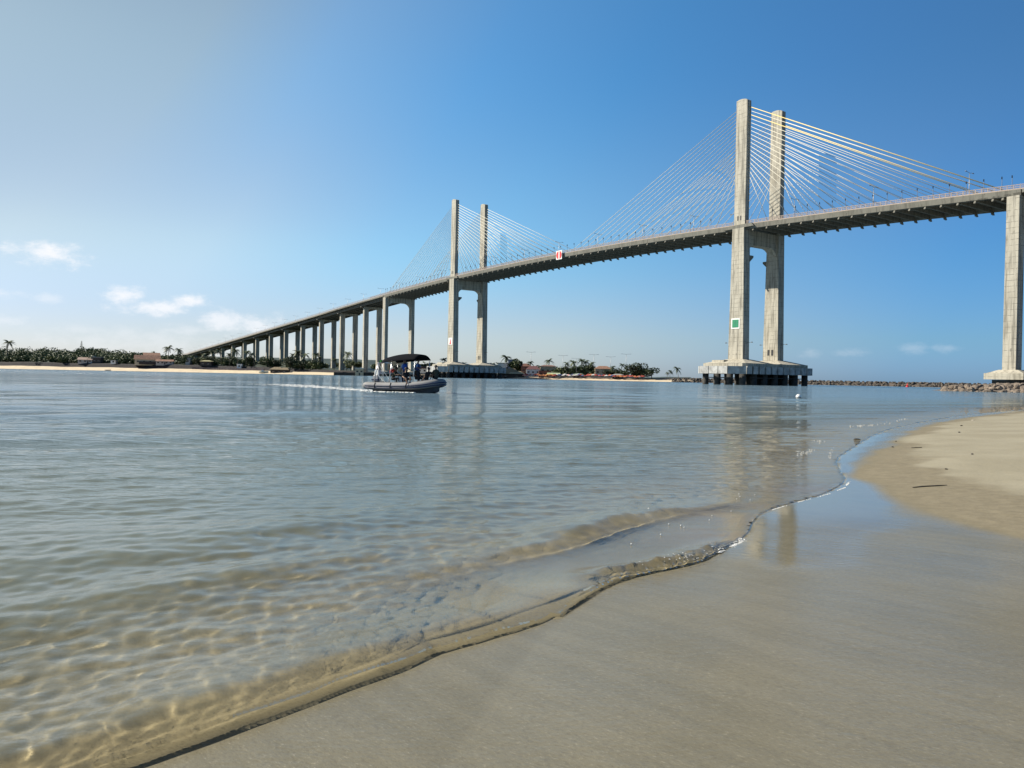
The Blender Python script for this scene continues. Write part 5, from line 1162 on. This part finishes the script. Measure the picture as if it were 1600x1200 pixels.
person(on_boat(1.05, -.30, FL + .04), BYAW + R(20), 'standing person in dark blue vest and pale blue sleeves gripping the front canopy pole', (.04, 0), (.1, 0), .93, ((.30, -.42, 1.12), (.42, .36, 1.20)), ((.05, -.14, 0), (0, .14, 0)), (1, 0, 0), (-.8, 0, -.6), 'sky', 'black', 'sky', False, 'dkblue', SKIN_D)
person(on_boat(1.95, -.25, FL + .36), BYAW + R(160), 'person in black reclining on the bow cover facing the stern', (-.45, 0), (.5, 0), .16, ((-.15, -.38, .10), (-.1, .38, .12)), ((.62, -.14, -.02), (.68, .14, -.02)), (.3, 0, 1), (-1, 0, .1), 'black', 'black', None, False, None, SKIN_D)
person(on_boat(2.72, -.1, FL + .50), BYAW + R(150), 'person in dark clothes sitting upright at the very front of the bow', (.02, 0), (.1, 0), .14, ((.32, -.2, .26), (.34, .2, .26)), ((.46, -.14, -.02), (.5, .14, -.02)), (.5, 0, 1), (-.5, 0, -1), 'olive', 'black', None, False, None, SKIN_L)

# ------------------------------------------------------------------ foam and small things on the beach
FOAM = NT('foam'); FOAM = FOAM.done(FOAM.pbr((.66, .66, .63), .55, None, Subsurface_Weight=0.0))
def foam_cluster(mb, r, pts, width, n, rmin, rmax, zfun, side=0.0):
    L = [math.dist(p, q) for p, q in zip(pts[:-1], pts[1:])]
    gp_ = r.uniform(0, 6.28); tot = sum(L)
    for i in range(n):
        f = r.uniform(0, 1); t_ = f * tot
        if math.sin(t_ * 9 + gp_) + .6 * math.sin(t_ * 23 + 1) < -.35: continue
        for (p, q), l in zip(zip(pts[:-1], pts[1:]), L):
            if t_ <= l: break
            t_ -= l
        u = t_ / l; nx_, ny_ = -(q[1] - p[1]) / l, (q[0] - p[0]) / l; o_ = abs(r.normal()) * width * (-1) + side if side else r.normal() * width
        x, y = p[0] + (q[0] - p[0]) * u + nx_ * o_, p[1] + (q[1] - p[1]) * u + ny_ * o_; s = r.uniform(rmin, rmax) * (1 - .5 * abs(o_) / (3 * width))
        mb.ball((x, y, zfun(x, y) + s * .2), (s * r.uniform(.8, 1.6), s, s * .5), 7, 5)
def gz(x, y): z, *_ = ground(np.array([float(x)]), np.array([float(y)])); return float(z[0])
def wz(x, y): return max(gz(x, y), wsurf(x, y)) - .001
r = np.random.default_rng(77); m = MB()
foam_cluster(m, r, [(5.0, 11.5), (4.6, 10.75), (4.08, 10.08), (3.34, 9.28), (2.85, 8.68)], .010, 420, .003, .008, wz)
foam_cluster(m, r, [(2.25, 7.34), (2.06, 7.0), (1.92, 6.78), (1.76, 6.54)], .014, 380, .003, .009, wz)
foam_cluster(m, r, [(1.74, 6.55), (1.49, 6.18), (.97, 5.80)], .025, 70, .003, .006, lambda x, y: wz(x, y) + .045)
foam_cluster(m, r, [(6.1, 14.9), (6.7, 16.3), (7.3, 17.6)], .04, 25, .005, .012, wz); foam_cluster(m, r, [(7.55, 19.3), (7.95, 19.6)], .07, 40, .006, .018, wz); foam_cluster(m, r, [(11.4, 26.3), (12.6, 27.3)], .08, 45, .008, .02, wz); foam_cluster(m, r, [(12.6, 27.3), (14.0, 29.0), (17, 33.5)], .08, 40, .008, .02, wz)
foam_cluster(m, r, [(5.7, 15.6), (6.5, 16.8)], .05, 25, .006, .014, wz)
for k in range(26): x, y = r.uniform(.7, 3.5), 0; y = 5.9 + (x - .7) * 1.15 + r.uniform(.1, 1.4); m.ball((x - .3, y, wz(x, y) + .012), r.uniform(.004, .009), 6, 4)
tag(m.build('sea_foam', FOAM, None, True, fix=False), 'white foam strung along the edge of the swash', 'foam', None, 'stuff')
m = MB()
for k in range(1500):
    u = r.uniform(0, 1); c0 = Vector(on_boat(-3.5, 0, 0)); c1 = Vector((-28.2, 94.0, 0)); p = c0 + (c1 - c0) * u ** .8; wd = (.5 + 1.3 * u); off = r.normal() * wd
    s = r.uniform(.02, .10) * (1.1 - .6 * u); m.ball((p.x + off * .9, p.y + off * .6, .015), (s * 2.6, s * 1.4, s * r.uniform(.2, .5)), 6, 4)
for k in range(200):
    u = r.uniform(0, 1); x = -3.4 + 5.2 * u; sgn = -1 if r.uniform() < .75 else 1; q = Vector(on_boat(x, sgn * (1.42 + .28 * (1 - u) + r.uniform(0, .3)), 0)); s = r.uniform(.02, .08); m.ball((q.x, q.y, .02), (s * 1.8, s, s * .8), 6, 4)
tag(m.build('wake_foam', FOAM, None, True, fix=False), 'white churned wake trailing behind the inflatable boat', 'foam', None, 'stuff')
DRIFT = simple('driftwood_black', (.03, .026, .022), .9, .4, 6, 0, .5)
e = MB(); e.tube([(-.13, 0, .03), (-.06, .012, .05), (.03, -.008, .045), (.13, .015, .03)], [.028, .042, .04, .022], 8); e.tube([(.02, 0, .05), (.06, .05, .07)], [.018, .008], 6); o = e.build('driftwood', DRIFT, None, True); o.scale = (.75, .75, .42); o.location = (8.9, 20.1, gz(8.9, 20.1)); o.rotation_euler = (0, 0, .3); tag(o, 'short black piece of driftwood at the water edge', 'driftwood')
def twig(pts, rad, label, xy):
    z = gz(*xy); b = MB(); b.tube([(p[0], p[1], gz(xy[0] + p[0], xy[1] + p[1]) - z + rad * .7) for p in pts], [rad * .6, rad, rad * .8, rad * .4][:len(pts)], 6); o_ = b.build('twig', DRIFT, None, True); o_.location = (xy[0], xy[1], z); tag(o_, label, 'twig')
twig([(-.22, 0), (-.08, .03), (.1, .01), (.26, .05)], .010, 'dark curved twig lying on the damp sand', (5.55, 10.35))
twig([(-.10, 0), (0, .02), (.12, -.01)], .009, 'short dark twig near the dry sand line', (8.6, 16.6))
SH = simple('shell_grey', (.35, .31, .26), .6, .4, 30); r = np.random.default_rng(8)
PB = []
for k, (x, y, s, lab) in enumerate([(8.35, 17.1, .030, 'small dark pebble at the corner of the damp line'), (9.3, 18.9, .026, 'pebble beside the damp line further up the beach'), (8.5, 14.4, .03, 'pebble where the damp sand tongues back'), (6.8, 12.2, .026, 'lone pebble on the damp sand slope'), (12.2, 21.3, .045, 'dark pebble on the pale dry sand'), (14.5, 25.2, .05, 'farther dark pebble on the pale dry sand'), (13.0, 16.8, .035, 'pebble near the right edge of the dry sand'), (5.6, 8.4, .022, 'small shell on the damp sand near the wet sheen'), (6.3, 9.5, .022, 'small shell up slope of the wet sheen'), (17.4, 29.5, .055, 'pale shell far up the dry sand')]):
    src = RM[k % 7].copy(); src.materials.clear(); src.materials.append(SH if 'shell' in lab else DRIFT); o = bpy.data.objects.new('pebble', src); COL.objects.link(o); o.location = (x, y, gz(x, y) + s * .3); o.scale = (s, s * .8, s * .6); o.rotation_euler = (0, 0, k); tag(o, lab, 'pebble')
